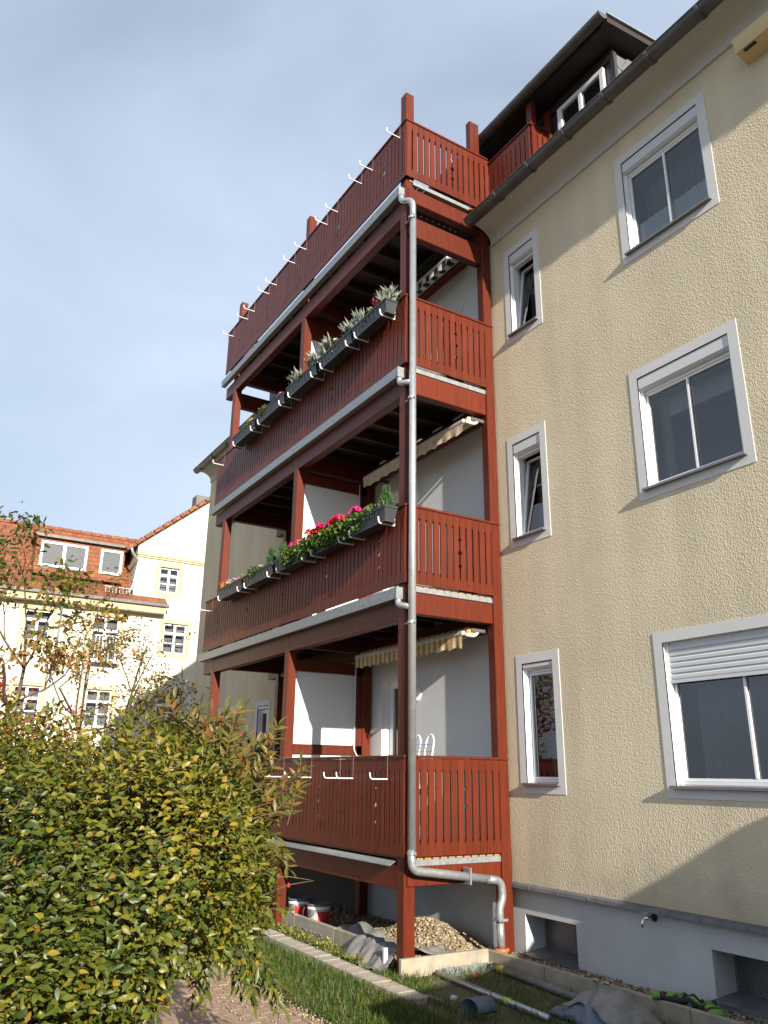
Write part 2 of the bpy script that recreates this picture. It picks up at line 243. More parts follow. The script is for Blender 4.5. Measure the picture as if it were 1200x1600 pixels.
# ------------------------------------------------------------------ mesh helpers
class MB:
    def __init__(s): s.v = []; s.f = []
    def box(s, x0, x1, y0, y1, z0, z1):
        n = len(s.v); s.v += [(x0,y0,z0),(x1,y0,z0),(x1,y1,z0),(x0,y1,z0),(x0,y0,z1),(x1,y0,z1),(x1,y1,z1),(x0,y1,z1)]
        s.f += [tuple(n+i for i in q) for q in ((0,3,2,1),(4,5,6,7),(0,1,5,4),(1,2,6,5),(2,3,7,6),(3,0,4,7))]; return s
    def cbox(s, x0, x1, y0, y1, z0, z1, c=0.006):
        """box with chamfered vertical/long edges (chamfer on all 12 edges)"""
        n = len(s.v)
        xs = (x0, x1); ys = (y0, y1); zs = (z0, z1)
        idx = {}
        for i in (0,1):
            for j in (0,1):
                for k in (0,1):
                    sx, sy, sz = (1-2*i)*c, (1-2*j)*c, (1-2*k)*c
                    for a in range(3):
                        p = [xs[i]+sx, ys[j]+sy, zs[k]+sz]; p[a] = (xs[i], ys[j], zs[k])[a]
                        idx[(i,j,k,a)] = len(s.v); s.v.append(tuple(p))
        def q(l): s.f.append(tuple(idx[t] for t in l))
        for a in range(3):
            b, d = (a+1)%3, (a+2)%3
            for e in (0,1):
                l = []
                for (u, w) in ((0,0),(1,0),(1,1),(0,1)):
                    t = [0,0,0]; t[a] = e; t[b] = u; t[d] = w; l.append((*t, a))
                if e == 0: l.reverse()
                q(l)
            for u in (0,1):
                for w in (0,1):
                    t0 = [0,0,0]; t0[b] = u; t0[d] = w; t1 = list(t0); t1[a] = 1
                    l = [(*t0, b), (*t1, b), (*t1, d), (*t0, d)]
                    if (u ^ w): l.reverse()
                    q(l)
        for i in (0,1):
            for j in (0,1):
                for k in (0,1):
                    l = [(i,j,k,0),(i,j,k,1),(i,j,k,2)]
                    if (i+j+k) % 2 == 0: l.reverse()
                    q(l)
        return s
    def quad(s, a, b, c, d): n = len(s.v); s.v += [a,b,c,d]; s.f.append((n,n+1,n+2,n+3)); return s
    def poly(s, pts): n = len(s.v); s.v += list(pts); s.f.append(tuple(range(n, n+len(pts)))); return s
    def prism(s, pts, d):
        """closed polygon pts extruded by vector d"""
        n = len(s.v); k = len(pts); s.v += [tuple(p) for p in pts] + [tuple(p[i]+d[i] for i in range(3)) for p in pts]
        s.f.append(tuple(range(n, n+k))[::-1]); s.f.append(tuple(range(n+k, n+2*k)))
        for i in range(k): j = (i+1) % k; s.f.append((n+i, n+j, n+k+j, n+k+i))
        return s
    def tube(s, pts, r, seg=10, cap=True):
        pts = [Vector(p) for p in pts]; rr = r if isinstance(r, (list, tuple)) else [r]*len(pts); n0 = len(s.v); ref = None
        for i, p in enumerate(pts):
            t = (pts[min(i+1, len(pts)-1)] - pts[max(i-1, 0)]).normalized()
            if ref is None: ref = Vector((0,0,1)) if abs(t.z) < 0.9 else Vector((1,0,0))
            a = t.cross(ref).normalized(); b = a.cross(t).normalized(); ref = b
            for k in range(seg):
                an = 2*math.pi*k/seg; s.v.append(tuple(p + (a*math.cos(an) + b*math.sin(an))*rr[i]))
        for i in range(len(pts)-1):
            for k in range(seg):
                k2 = (k+1) % seg; s.f.append((n0+i*seg+k, n0+i*seg+k2, n0+(i+1)*seg+k2, n0+(i+1)*seg+k))
        if cap:
            s.f.append(tuple(n0+k for k in range(seg))[::-1]); s.f.append(tuple(n0+(len(pts)-1)*seg+k for k in range(seg)))
        return s
    def lathe(s, prof, c=(0,0,0), seg=20):
        n0 = len(s.v)
        for (r, z) in prof:
            for k in range(seg): a = 2*math.pi*k/seg; s.v.append((c[0]+r*math.cos(a), c[1]+r*math.sin(a), c[2]+z))
        for i in range(len(prof)-1):
            for k in range(seg): k2 = (k+1) % seg; s.f.append((n0+i*seg+k, n0+i*seg+k2, n0+(i+1)*seg+k2, n0+(i+1)*seg+k))
        return s
    def mesh(s, name, m, smooth=False):
        me = bpy.data.meshes.new(name); me.from_pydata(s.v, [], s.f); me.materials.append(M[m] if isinstance(m, str) else m)
        if smooth:
            me.polygons.foreach_set('use_smooth', [True]*len(me.polygons))
        me.update(); return me
    def build(s, name, m, parent=None, smooth=False, loc=None):
        return link(name, s.mesh(name, m, smooth), parent, loc)
def link(name, me, parent=None, loc=None):
    o = bpy.data.objects.new(name, me); COL.objects.link(o)
    if loc is not None: o.location = loc
    if parent is not None: adopt(o, parent)
    return o
ORI = {}
def wloc(o): return ORI.get(o.name, Vector((0, 0, 0)))
def adopt(o, parent):
    o.parent = parent; o.matrix_parent_inverse = Matrix.Translation(-wloc(parent))
def tag(o, label, cat=None, group=None, kind=None):
    if label: o['label'] = label
    if cat: o['category'] = cat
    if group: o['group'] = group
    if kind: o['kind'] = kind
    return o
def thing(name, label, cat, loc=(0,0,0), group=None):
    o = bpy.data.objects.new(name, None); COL.objects.link(o); o.location = loc; ORI[o.name] = Vector(loc); o.empty_display_size = 0.1
    return tag(o, label, cat, group)
def struct(name, mb, m): return tag(mb.build(name, m), None, kind='structure')
def arc(p0, p1, p2, n=6):
    """rounded corner: quadratic bezier p0-p1-p2"""
    p0, p1, p2 = map(Vector, (p0, p1, p2))
    return [(1-t)**2*p0 + 2*t*(1-t)*p1 + t*t*p2 for t in [i/n for i in range(n+1)]]
def bend(pts, r=0.08, n=5):
    pts = [Vector(p) for p in pts]; out = [pts[0]]
    for i in range(1, len(pts)-1):
        a = (pts[i-1]-pts[i]); b = (pts[i+1]-pts[i]); ra = min(r, a.length*0.45); rb = min(r, b.length*0.45)
        out += arc(pts[i]+a.normalized()*ra, pts[i], pts[i]+b.normalized()*rb, n)
    out.append(pts[-1]); return out

# leaves: numpy batches of folded 4-triangle leaves with a per-face tint
def unit(a): return a/np.maximum(np.linalg.norm(a, axis=1, keepdims=True), 1e-9)
def leaf_arrays(P, D, Nn, ln, wd, tint, fold=0.14, droop=0.12):
    """P base points, D along-leaf dirs, Nn normals"""
    D = unit(D); X = unit(np.cross(D, Nn)); Z = np.cross(X, D)
    ln = ln[:, None]; wd = wd[:, None]
    v = np.stack([P, P + D*ln*0.45 - X*wd*0.5 + Z*wd*fold, P + D*ln*0.5, P + D*ln*0.45 + X*wd*0.5 + Z*wd*fold, P + D*ln - Z*ln*droop], 1)
    n = len(P); base = (np.arange(n)*5)[:, None, None]
    f = base + np.array([[0,2,1],[0,3,2],[1,2,4],[2,3,4]])[None]
    return v.reshape(-1, 3), f.reshape(-1, 3), np.repeat(tint, 4)
def leaf_fine(P, D, Nn, ln, wd, tint, fold=0.14, droop=0.12):
    D = unit(D); X = unit(np.cross(D, Nn)); Z = np.cross(X, D); ln = ln[:, None]; wd = wd[:, None]; V = [P]
    for t_, w_ in ((0.2, 0.72), (0.48, 1.0), (0.78, 0.58)):
        c = P + D*ln*t_ - Z*ln*droop*t_*t_
        V += [c - X*wd*0.5*w_ + Z*wd*fold*w_, c, c + X*wd*0.5*w_ + Z*wd*fold*w_]
    V.append(P + D*ln - Z*ln*droop); v = np.stack(V, 1); n = len(P)
    tri = [[0,2,1],[0,3,2]]
    for a in (1, 4): tri += [[a,a+1,a+4],[a,a+4,a+3],[a+1,a+2,a+5],[a+1,a+5,a+4]]
    tri += [[7,8,10],[8,9,10]]
    f = (np.arange(n)*11)[:, None, None] + np.array(tri)[None]
    return v.reshape(-1, 3), f.reshape(-1, 3), np.repeat(tint, len(tri))
def np_mesh(name, parts, m):
    vs, fs, ts = [], [], []; o = 0
    for v, f, t in parts: vs.append(v); fs.append(f+o); ts.append(t); o += len(v)
    v = np.concatenate(vs); f = np.concatenate(fs); t = np.concatenate(ts)
    me = bpy.data.meshes.new(name); me.vertices.add(len(v)); me.vertices.foreach_set('co', v.astype(np.float32).ravel())
    k = f.shape[1]; me.loops.add(f.size); me.loops.foreach_set('vertex_index', f.astype(np.int32).ravel())
    me.polygons.add(len(f)); me.polygons.foreach_set('loop_start', np.arange(0, f.size, k, dtype=np.int32)); 
    a = me.attributes.new('tint', 'FLOAT', 'FACE'); a.data.foreach_set('value', t.astype(np.float32))
    me.materials.append(M[m]); me.update(calc_edges=True); me.validate(); return me
def rdir(n): return unit(rng.normal(size=(n, 3)))

# ================================================================== GROUND AND SETTING
GZ = -0.08
struct('ground', MB().box(-400, 400, -400, 400, -1.0, GZ), 'earth')
pth = MB().box(-14, 5.5, -3.95, -2.74, GZ-0.05, GZ+0.004)
path = struct('path', pth, 'sand')
# individual path bricks, running bond along x
bme = MB().cbox(-0.098, 0.098, -0.048, 0.048, -0.03, 0.009, 0.002).mesh('brick', 'brick')
j = 0
for r in range(12):
    y = -2.80 - r*0.1
    for i in range(25):
        x = 2.35 - i*0.2 - (0.1 if r % 2 else 0)
        if x < -2.6: continue
        o = link('brick', bme, path, (x, y, GZ + 0.004 + random.uniform(-0.002, 0.002))); o.rotation_euler = (random.uniform(-.012, .012), random.uniform(-.012, .012), random.uniform(-.008, .008))
# light chips and crumbs strewn on the path
def stones(n, xf, size, zf, flat=0.7):
    t = np.array([[1,0,0],[-1,0,0],[0,1,0],[0,-1,0],[0,0,1],[0,0,-1]], float)
    f = np.array([[0,2,4],[2,1,4],[1,3,4],[3,0,4],[2,0,5],[1,2,5],[3,1,5],[0,3,5]])
    # bevelled octahedron -> 8 faces, jittered
    V = []; F = []
    sz = size*(0.6 + 0.8*rng.random(n))
    P = xf(n); P[:, 2] = zf(P) 
    R = rdir(n); 
    v = t[None]*(0.65 + 0.6*rng.random((n, 6, 1)))
    a = rng.random(n)*6.28; ca, sa = np.cos(a), np.sin(a)
    b = rng.random(n)*6.28; cb, sb = np.cos(b), np.sin(b)
    x = v[..., 0]*ca[:, None] - v[..., 1]*sa[:, None]; y = v[..., 0]*sa[:, None] + v[..., 1]*ca[:, None]; z = v[..., 2]
    y2 = y*cb[:, None] - z*sb[:, None]; z2 = y*sb[:, None] + z*cb[:, None]
    w = np.stack([x, y2, z2*flat], -1)*sz[:, None, None] + P[:, None, :]
    ff = f[None] + (np.arange(n)*6)[:, None, None]
    return w.reshape(-1, 3), ff.reshape(-1, 3), np.repeat(rng.random(n), 8)
def uni(x0, x1, y0, y1):
    def g(n): return np.stack([rng.uniform(x0, x1, n), rng.uniform(y0, y1, n), np.zeros(n)], 1)
    return g
crumbs = link('stone_chips', np_mesh('stone_chips', [stones(420, uni(-1.5, 2.2, -3.3, -2.72), 0.009, lambda p: np.full(len(p), GZ+0.024)), stones(500, uni(-1.5, 2.2, -2.86, -2.66), 0.010, lambda p: np.full(len(p), GZ+0.022))], 'stone'))
tag(crumbs, 'pale stone chips scattered along the edge of the brick path', 'stone chips', kind='stuff')

# ================================================================== APARTMENT BUILDING
BX0, BX1 = -11.15, 14.0
bld = thing('apartment_building', 'beige stuccoed apartment building with grey plinth and red timber balconies', 'building', (0, 0, 0))
T = 0.10
wins = {  # outer trim rectangle x0,x1,z0,z1
 'A2': (2.208, 3.415, 7.076, 8.482), 'A1': (2.131, 3.399, 4.364, 5.785), 'A0': (2.115, 3.80, 1.583, 3.046),
 'B2': (0.250, 0.917, 7.048, 8.459), 'B1': (0.168, 0.850, 4.329, 5.747), 'B0': (0.165, 0.853, 1.577, 3.056)}
for k in '012':
    z0, z1 = wins['A'+k][2:]; wins['C'+k] = (-9.62, -8.35, z0, z1); wins['D'+k] = (-7.37, -6.68, z0, z1)
openings = {k: (a+T, b-T, c+T, d-T) for k, (a, b, c, d) in wins.items()}
for k, zb in enumerate((0.99, 3.80, 6.53)):
    openings['doorR%d' % k] = (-2.76, -1.98, zb, zb+2.03); openings['doorL%d' % k] = (-4.9, -4.1, zb, zb+2.03)
WZ0, WZ1 = 0.66, 8.76
def wall_grid(rects, x0, x1, z0, z1, y, depth=None):
    mb = MB(); rc = [r for r in rects if r[1] > x0 and r[0] < x1 and r[3] > z0 and r[2] < z1]
    xs = sorted({x0, x1, *[min(max(v, x0), x1) for r in rc for v in r[:2]]}); zs = sorted({z0, z1, *[min(max(v, z0), z1) for r in rc for v in r[2:]]})
    for i in range(len(xs)-1):
        for j in range(len(zs)-1):
            cx, cz = (xs[i]+xs[i+1])/2, (zs[j]+zs[j+1])/2
            if any(r[0] < cx < r[1] and r[2] < cz < r[3] for r in rc): continue
            mb.quad((xs[i], y, zs[j]), (xs[i+1], y, zs[j]), (xs[i+1], y, zs[j+1]), (xs[i], y, zs[j+1]))
    return mb
rl = list(openings.values())
wall_grid(rl, BX0, -3.10, WZ0, WZ1, 0.0).build('wall', 'stucco', bld)
wall_grid(rl, -3.10, -0.09, WZ0, WZ1, 0.0).build('balcony_wall', 'balcony_plaster', bld)
wall_grid(rl, -0.09, BX1, WZ0, WZ1, 0.0).build('wall', 'stucco', bld)
MB().quad((BX0, 9, -0.3), (BX0, 0, -0.3), (BX0, 0, 8.9), (BX0, 9, 8.9)).build('end_wall', 'stucco', bld)
MB().quad((BX1, 0, -0.3), (BX1, 9, -0.3), (BX1, 9, 8.9), (BX1, 0, 8.9)).build('end_wall', 'stucco', bld)
MB().quad((BX1, 9, -0.3), (BX0, 9, -0.3), (BX0, 9, 8.9), (BX1, 9, 8.9)).build('back_wall', 'stucco', bld)
# plinth with two deep cellar openings
PY = 0.035
cel = [(0.10, 0.84, 0.02, 0.385), (2.37, 3.12, 0.07, 0.43)]
wall_grid(cel, BX0, BX1, -0.35, 0.655, PY).build('plinth', 'plinth', bld)
lg = MB(); lg.prism([(BX0, 0.05, 0.70), (BX0, -0.045, 0.665), (BX0, -0.05, 0.632), (BX0, -0.035, 0.630), (BX0, -0.03, 0.655), (BX0, 0.05, 0.672)], (BX1-BX0, 0, 0)); lg.build('plinth_ledge', 'ledge', bld)
rv = MB()
for i in range(24): x = 0.25 + i*0.42; rv.box(x, x+0.02, -0.052, -0.044, 0.640, 0.66)
rv.build('ledge_clip', 'ledge', bld)
for (x0, x1, z0, z1) in cel:
    wn = MB(); d = 0.30
    wn.quad((x0, PY, z0), (x0, PY+d, z0), (x0, PY+d, z1), (x0, PY, z1)); wn.quad((x1, PY+d, z0), (x1, PY, z0), (x1, PY, z1), (x1, PY+d, z1)); wn.quad((x0, PY, z1), (x0, PY+d, z1), (x1, PY+d, z1), (x1, PY, z1))
    cw = wn.build('cellar_window', 'plinth', bld)
    g = MB(); nx, nz = 34, 17   # perforated sheet: crossed strips
    for i in range(nx+1): x = x0 + (x1-x0)*i/nx; g.box(x-0.005, x+0.005, PY+d-0.03, PY+d-0.028, z0, z1)
    for i in range(nz+1): z = z0 + (z1-z0)*i/nz; g.box(x0, x1, PY+d-0.0275, PY+d-0.0255, z-0.005, z+0.005)
    g.build('perforated_sheet', 'mesh', cw)
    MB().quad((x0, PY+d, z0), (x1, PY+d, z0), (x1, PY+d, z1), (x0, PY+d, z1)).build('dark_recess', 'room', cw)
    MB().prism([(x0-0.01, -0.03, z0-0.012), (x1+0.01, -0.03, z0-0.012), (x1+0.01, PY+d, z0+0.02), (x0-0.01, PY+d, z0+0.02)], (0, 0, 0.014)).build('sill', 'ledge', cw)
MB().box(-6.6, -3.15, 0.022, 0.034, -0.2, 0.60).build('shade_sheet', 'deck_shade', bld)  # near-black sheet on the plinth, added for the shade under the lowest deck
# water tap on the ledge
tp = thing('water_tap', 'small chrome garden tap poking out below the plinth ledge', 'tap', (1.81, 0.0, 0.58))
MB().tube([(1.81, 0.035, 0.585), (1.81, -0.09, 0.585)], 0.014, 10).build('spindle', 'chrome', tp, True)
MB().tube(bend([(1.81, -0.06, 0.585), (1.81, -0.12, 0.575), (1.81, -0.125, 0.52)], 0.03), 0.011, 10).build('spout', 'chrome', tp, True)
MB().box(1.775, 1.845, -0.085, -0.07, 0.628, 0.638).box(1.805, 1.815, -0.082, -0.073, 0.59, 0.63).build('handle', 'chrome', tp)
MB().lathe([(0.0, -0.004), (0.035, -0.004), (0.03, 0.01), (0, 0.01)], (0, 0, 0), 16).build('rosette', 'black', tp).matrix_local = Matrix.Translation((0.0, 0.028, 0.005)) @ Matrix.Rotation(math.pi/2, 4, 'X')

def window(key, shutter=0.0, box=True, mull=True, tilt=0.0, curtain=None):
    ox0, ox1, oz0, oz1 = wins[key]; x0, x1, z0, z1 = openings[key]
    w = MB(); y = -0.006   # painted surround
    for a in ((ox0, x0, oz0, oz1), (x1, ox1, oz0, oz1), (x0, x1, oz0, z0), (x0, x1, z1, oz1)): w.box(a[0], a[1], y, 0.01, a[2], a[3])
    W_ = w.build('window', 'trim', bld)
    d = 0.20; r = MB()
    r.quad((x0, y, z0), (x0, d, z0), (x0, d, z1), (x0, y, z1)); r.quad((x1, d, z0), (x1, y, z0), (x1, y, z1), (x1, d, z1)); r.quad((x0, y, z1), (x0, d, z1), (x1, d, z1), (x1, y, z1)); r.quad((x0, d, z0), (x0, y, z0), (x1, y, z0), (x1, d, z0))
    r.build('reveal', 'white', W_)
    MB().prism([(x0-0.035, -0.055, z0-0.018), (x1+0.03, -0.055, z0-0.018), (x1+0.03, d, z0+0.012), (x0-0.035, d, z0+0.012)], (0, 0, 0.022)).build('sill', 'sill', W_)
    zt = z1
    if box:
        h = 0.125 if box is True else box
        b = MB(); b.prism([(x0+0.003, 0.004, z1-0.012), (x0+0.003, 0.004, z1-h), (x0+0.003, 0.03, z1-h-0.025), (x0+0.003, 0.10, z1-h-0.03), (x0+0.003, 0.10, z1-0.012)], (x1-x0-0.006, 0, 0)); b.build('shutter_box', 'shutter', W_)
        zt = z1-h-0.026
    fy0, fy1 = 0.060, 0.13; f = MB(); t = 0.03
    zf = z0+0.014
    for a in ((x0, x0+t, zf, zt), (x1-t, x1, zf, zt), (x0+t, x1-t, zf, zf+t), (x0+t, x1-t, zt-t, zt)): f.box(a[0]+0.001, a[1]-0.001, fy0, fy1, a[2], a[3])
    # guide rails of the roller shutter
    f.box(x0+0.001, x0+0.03, 0.036, fy0-0.002, zf, zt).box(x1-0.03, x1-0.001, 0.036, fy0-0.002, zf, zt)
    f.build('frame', 'pvc', W_)
    sx0, sx1, sz0, sz1 = x0+t, x1-t, zf+t, zt-t
    s = MB(); q = 0.028; sy = 0.072
    for a in ((sx0, sx0+q, sz0, sz1), (sx1-q, sx1, sz0, sz1), (sx0+q, sx1-q, sz0, sz0+q), (sx0+q, sx1-q, sz1-q, sz1)): s.box(a[0]+0.002, a[1]-0.002, sy, sy+0.05, a[2]+0.002, a[3]-0.002)
    if mull: xm = (x0+x1)/2; s.box(xm-0.011, xm+0.011, sy-0.004, sy+0.045, sz0+q, sz1-q)
    sash = s.build('sash', 'pvc', W_)
    gl = MB().quad((sx0+q, sy+0.02, sz0+q), (sx1-q, sy+0.02, sz0+q), (sx1-q, sy+0.02, sz1-q), (sx0+q, sy+0.02, sz1-q)).build('pane', 'glass', W_)
    if tilt:
        R = Matrix.Translation((0, sy, sz0)) @ Matrix.Rotation(-tilt, 4, 'X') @ Matrix.Translation((0, -sy, -sz0))
        for o in (sash, gl): o.matrix_local = R
    rm = MB(); Y = 1.3; e = 0.25
    rm.quad((x0-e, Y, z0-e), (x1+e, Y, z0-e), (x1+e, Y, z1+e), (x0-e, Y, z1+e))
    rm.quad((x0-e, 0.21, z0-e), (x0-e, Y, z0-e), (x0-e, Y, z1+e), (x0-e, 0.21, z1+e)); rm.quad((x1+e, Y, z0-e), (x1+e, 0.21, z0-e), (x1+e, 0.21, z1+e), (x1+e, Y, z1+e))
    rm.quad((x0-e, 0.21, z1+e), (x0-e, Y, z1+e), (x1+e, Y, z1+e), (x1+e, 0.21, z1+e)); rm.quad((x0-e, Y, z0-e), (x0-e, 0.21, z0-e), (x1+e, 0.21, z0-e), (x1+e, Y, z0-e))
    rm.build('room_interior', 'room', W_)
    def drape(cx0, cx1, cz0, cz1, m, yy=0.27, amp=0.012, per=0.07, top=None):
        n = max(6, int((cx1-cx0)/per*6)); c = MB()
        for i in range(n+1):
            x = cx0 + (cx1-cx0)*i/n; yq = yy + amp*math.sin(2*math.pi*x/per + 0.7*math.sin(5*x)); zz = cz0 + (0.012*abs(math.sin(math.pi*x/0.11)))
            c.v += [(x, yq, zz), (x*1.0, yq*1.0, cz1)]
        for i in range(n): c.f.append((2*i, 2*i+2, 2*i+3, 2*i+1))
        c.build('curtain', m, W_, True)
    if curtain == 'cafe': drape(sx0, sx1, sz0, sz0+0.36, 'cafe', 0.145, 0.008); drape(sx0, sx1, sz0+0.2, sz1, 'sheer', 0.34, 0.02, 0.13)
    if curtain == 'side': drape(sx0, sx0+0.10, sz0, sz1, 'cream_curtain', 0.28, 0.02, 0.06); MB().quad((sx0, 0.3, sz1-0.22), (sx1, 0.3, sz1-0.22), (sx1, 0.3, sz1), (sx0, 0.3, sz1)).build('roller_blind', 'lace', W_)
    if curtain == 'lace': drape(sx0, sx0+0.14, sz0, sz1, 'cream_curtain', 0.36, 0.02, 0.1); drape(sx0+0.10, sx1, sz0, sz1, 'sheer', 0.30, 0.025, 0.14)
    if curtain == 'sheer': drape(sx0, sx1, sz0, sz1, 'sheer', 0.34, 0.02, 0.1); drape(sx1-0.2, sx1-0.03, sz0, sz0+0.65, 'cream_curtain', 0.30, 0.015, 0.08)
    if shutter:
        sl = MB(); n = int(shutter/0.052)
        for i in range(n):
            za = zt - 0.03 - i*0.052
            sl.prism([(x0+0.03, 0.044, za), (x0+0.03, 0.044, za-0.006), (x0+0.03, 0.036, za-0.016), (x0+0.03, 0.036, za-0.042), (x0+0.03, 0.044, za-0.051), (x0+0.03, 0.056, za-0.051), (x0+0.03, 0.056, za)], (x1-x0-0.06, 0, 0))
        za -= 0.052; sl.box(x0+0.031, x1-0.031, 0.034, 0.058, za-0.03, za-0.001)
        sl.build('roller_shutter', 'shutter', W_)
    return W_
window('A2', curtain='cafe'); window('A1', curtain='side'); window('A0', shutter=0.36, box=False, curtain='lace')
window('B2', mull=False, tilt=math.radians(7), curtain='sheer'); window('B1', mull=False, tilt=math.radians(7), curtain='sheer'); window('B0', mull=False, box=0.05, curtain='sheer')
for k in '012': window('C'+k, curtain='side'); window('D'+k, mull=False, box=0.05 if k == '0' else True, curtain='sheer')
# balcony doors
for k in range(3):
    for s in 'RL':
        x0, x1, z0, z1 = openings['door%s%d' % (s, k)]; d = 0.2; r = MB()
        r.quad((x0, 0, z0), (x0, d, z0), (x0, d, z1), (x0, 0, z1)); r.quad((x1, d, z0), (x1, 0, z0), (x1, 0, z1), (x1, d, z1)); r.quad((x0, 0, z1), (x0, d, z1), (x1, d, z1), (x1, 0, z1)); r.quad((x0, d, z0), (x0, 0, z0), (x1, 0, z0), (x1, d, z0))
        D_ = r.build('balcony_door', 'white', bld); f = MB()
        for a in ((x0, x0+0.1, z0, z1), (x1-0.1, x1, z0, z1), (x0+0.1, x1-0.1, z0, z0+0.18), (x0+0.1, x1-0.1, z1-0.1, z1)): f.box(a[0]+.001, a[1]-.001, 0.13, 0.19, a[2]+.001, a[3]-.001)
        f.build('frame', 'pvc', D_); MB().quad((x0+0.1, 0.16, z0+0.18), (x1-0.1, 0.16, z0+0.18), (x1-0.1, 0.16, z1-0.1), (x0+0.1, 0.16, z1-0.1)).build('pane', 'glass', D_)
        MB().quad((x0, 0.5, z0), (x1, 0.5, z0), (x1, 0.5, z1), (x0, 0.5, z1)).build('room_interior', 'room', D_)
        MB().tube([(x0+0.06, 0.13, z0+1.0), (x0+0.06, 0.08, z0+1.0), (x0+0.16, 0.08, z0+1.0)], 0.01, 8).build('handle', 'pvc', D_)
# coved eaves, gutters and roof
cv = []
for i in range(9):
    a = i/8*math.pi/2; cv.append((-0.02-0.29*(1-math.cos(a)), 8.76+0.20*math.sin(a)))
prof = [(0.02, 8.735), (-0.02, 8.735)] + cv + [(-0.33, 9.0), (0.02, 9.0)]
for xa, xb in ((BX0-0.02, -6.62), (0.02, BX1)):
    c = MB(); c.prism([(xa, y, z) for y, z in prof], (xb-xa, 0, 0)); c.build('coved_eaves', 'cove', bld)
    MB().box(xa, xb, -0.032, -0.001, 8.712, 8.733).build('eaves_bead', 'cove', bld)
    g = MB(); n = 10
    po = [(-0.40+0.085*math.cos(math.pi+math.pi*i/n), 8.965+0.085*math.sin(math.pi+math.pi*i/n)) for i in range(n+1)]
    pi_ = [(-0.40+0.078*math.cos(math.pi+math.pi*i/n), 8.967+0.078*math.sin(math.pi+math.pi*i/n)) for i in range(n+1)][::-1]
    g.prism([(xa, y, z) for y, z in po + pi_], (xb-xa, 0, 0)); G = g.build('gutter', 'dark_zinc', bld, False)
    MB().tube([(xa, -0.485, 8.968), (xb, -0.485, 8.968)], 0.012, 8).build('gutter_bead', 'dark_zinc', G)
    if xa < 0:  MB().prism([(xa-0.003, y, z) for y, z in po], (0.006, 0, 0)).build('gutter_end', 'dark_zinc', G)
    x = xa + (0.35 if xa < 0 else 0.62)
    while x < xb:
        b = MB(); pb = [(-0.40+0.098*math.cos(math.pi+math.pi*i/n), 8.965+0.098*math.sin(math.pi+math.pi*i/n)) for i in range(n+1)]
        b.prism([(x, y, z) for y, z in pb + [(p[0], p[1]) for p in po[::-1]]], (0.035, 0, 0)); b.build('gutter_strap', 'dark_zinc', G); x += 0.62 if xa > 0 else 0.9
rf = MB(); rf.prism([(BX0-0.2, -0.38, 9.02), (BX0-0.2, 4.5, 13.0), (BX0-0.2, 9.4, 9.02)], (BX1-BX0+0.4, 0, 0)); rf.build('roof', 'slate', bld)
# long shed dormer
DX0, DX1 = -8.6, 2.06
dm = MB(); dm.box(DX0, DX1, 0.38, 3.0, 9.2, 10.55); dormer = dm.build('dormer', 'slate', bld)
ro = MB(); ro.prism([(DX0-0.3, 0.02, 10.56), (DX0-0.3, 3.6, 10.98), (DX0-0.3, 3.6, 11.10), (DX0-0.3, 0.02, 10.66)], (DX1-DX0+0.55, 0, 0)); ro.build('dormer_roof', 'dark_wood', dormer)
MB().prism([(DX1+0.252, 0.0, 10.655), (DX1+0.252, 3.6, 11.09), (DX1+0.252, 3.6, 11.12), (DX1+0.252, 0.0, 10.685)], (0.03, 0, 0)).build('verge_trim', 'galv', dormer)
n = 10; g = MB(); po = [(-0.06+0.075*math.cos(math.pi+math.pi*i/n), 10.64+0.075*math.sin(math.pi+math.pi*i/n)) for i in range(n+1)]
g.prism([(DX0-0.3, y, z) for y, z in po], (DX1-DX0+0.56, 0, 0)); g.build('dormer_gutter', 'dark_zinc', dormer)
MB().box(DX0-0.2, DX1+0.02, 0.34, 0.378, 10.42, 10.55).build('fascia', 'dark_wood', dormer)
for x in (1.30, -0.6, -2.6):
    x0, x1, z0, z1 = x-0.2, x+0.62, 9.83, 10.38
    f = MB()
    for a in ((x0, x0+0.07, z0, z1), (x1-0.06, x1, z0, z1), (x0+0.07, x1-0.06, z0, z0+0.06), (x0+0.07, x1-0.06, z1-0.06, z1), ((x0+x1)/2-0.025, (x0+x1)/2+0.025, z0+0.06, z1-0.06)): f.box(a[0], a[1], 0.32, 0.377, a[2], a[3])
    f.build('dormer_window', 'pvc', dormer); MB().quad((x0+.05, 0.35, z0+.05), (x1-.05, 0.35, z0+.05), (x1-.05, 0.35, z1-.05), (x0+.05, 0.35, z1-.05)).build('dormer_pane', 'glass', dormer)
# fish-scale slates on the dormer cheek, each one a piece
sm = MB(); sm.prism([(0, 0.0, 0.0), (0, 0.11, -0.05), (0, 0.15, 0.05), (0, 0.13, 0.16), (0, 0.03, 0.17), (0, -0.02, 0.09)], (0.008, 0, 0)); sme = sm.mesh('slate', 'slate_pale')
for r in range(8):
    for i in range(9):
        y = 0.40 + i*0.125 + r*0.04 % 0.125; z = 9.55 + r*0.118 - i*0.045 + 0.30
        if z > 10.42 or z < 9.2 + y*0.6: continue
        o = link('slate', sme, dormer, (DX1+0.004 + 0.004*((r*3+i) % 4), y, z)); o.rotation_euler = (0.05*random.uniform(-1, 1), 0.03, 0)
MB().box(DX1+0.001, DX1+0.003, 0.40, 2.9, 9.3, 10.54).build('slate_cheek', 'slate_pale', dormer)
MB().box(DX1-0.03, DX1+0.035, 0.345, 0.40, 9.3, 10.5).build('corner_board', 'slate', dormer)
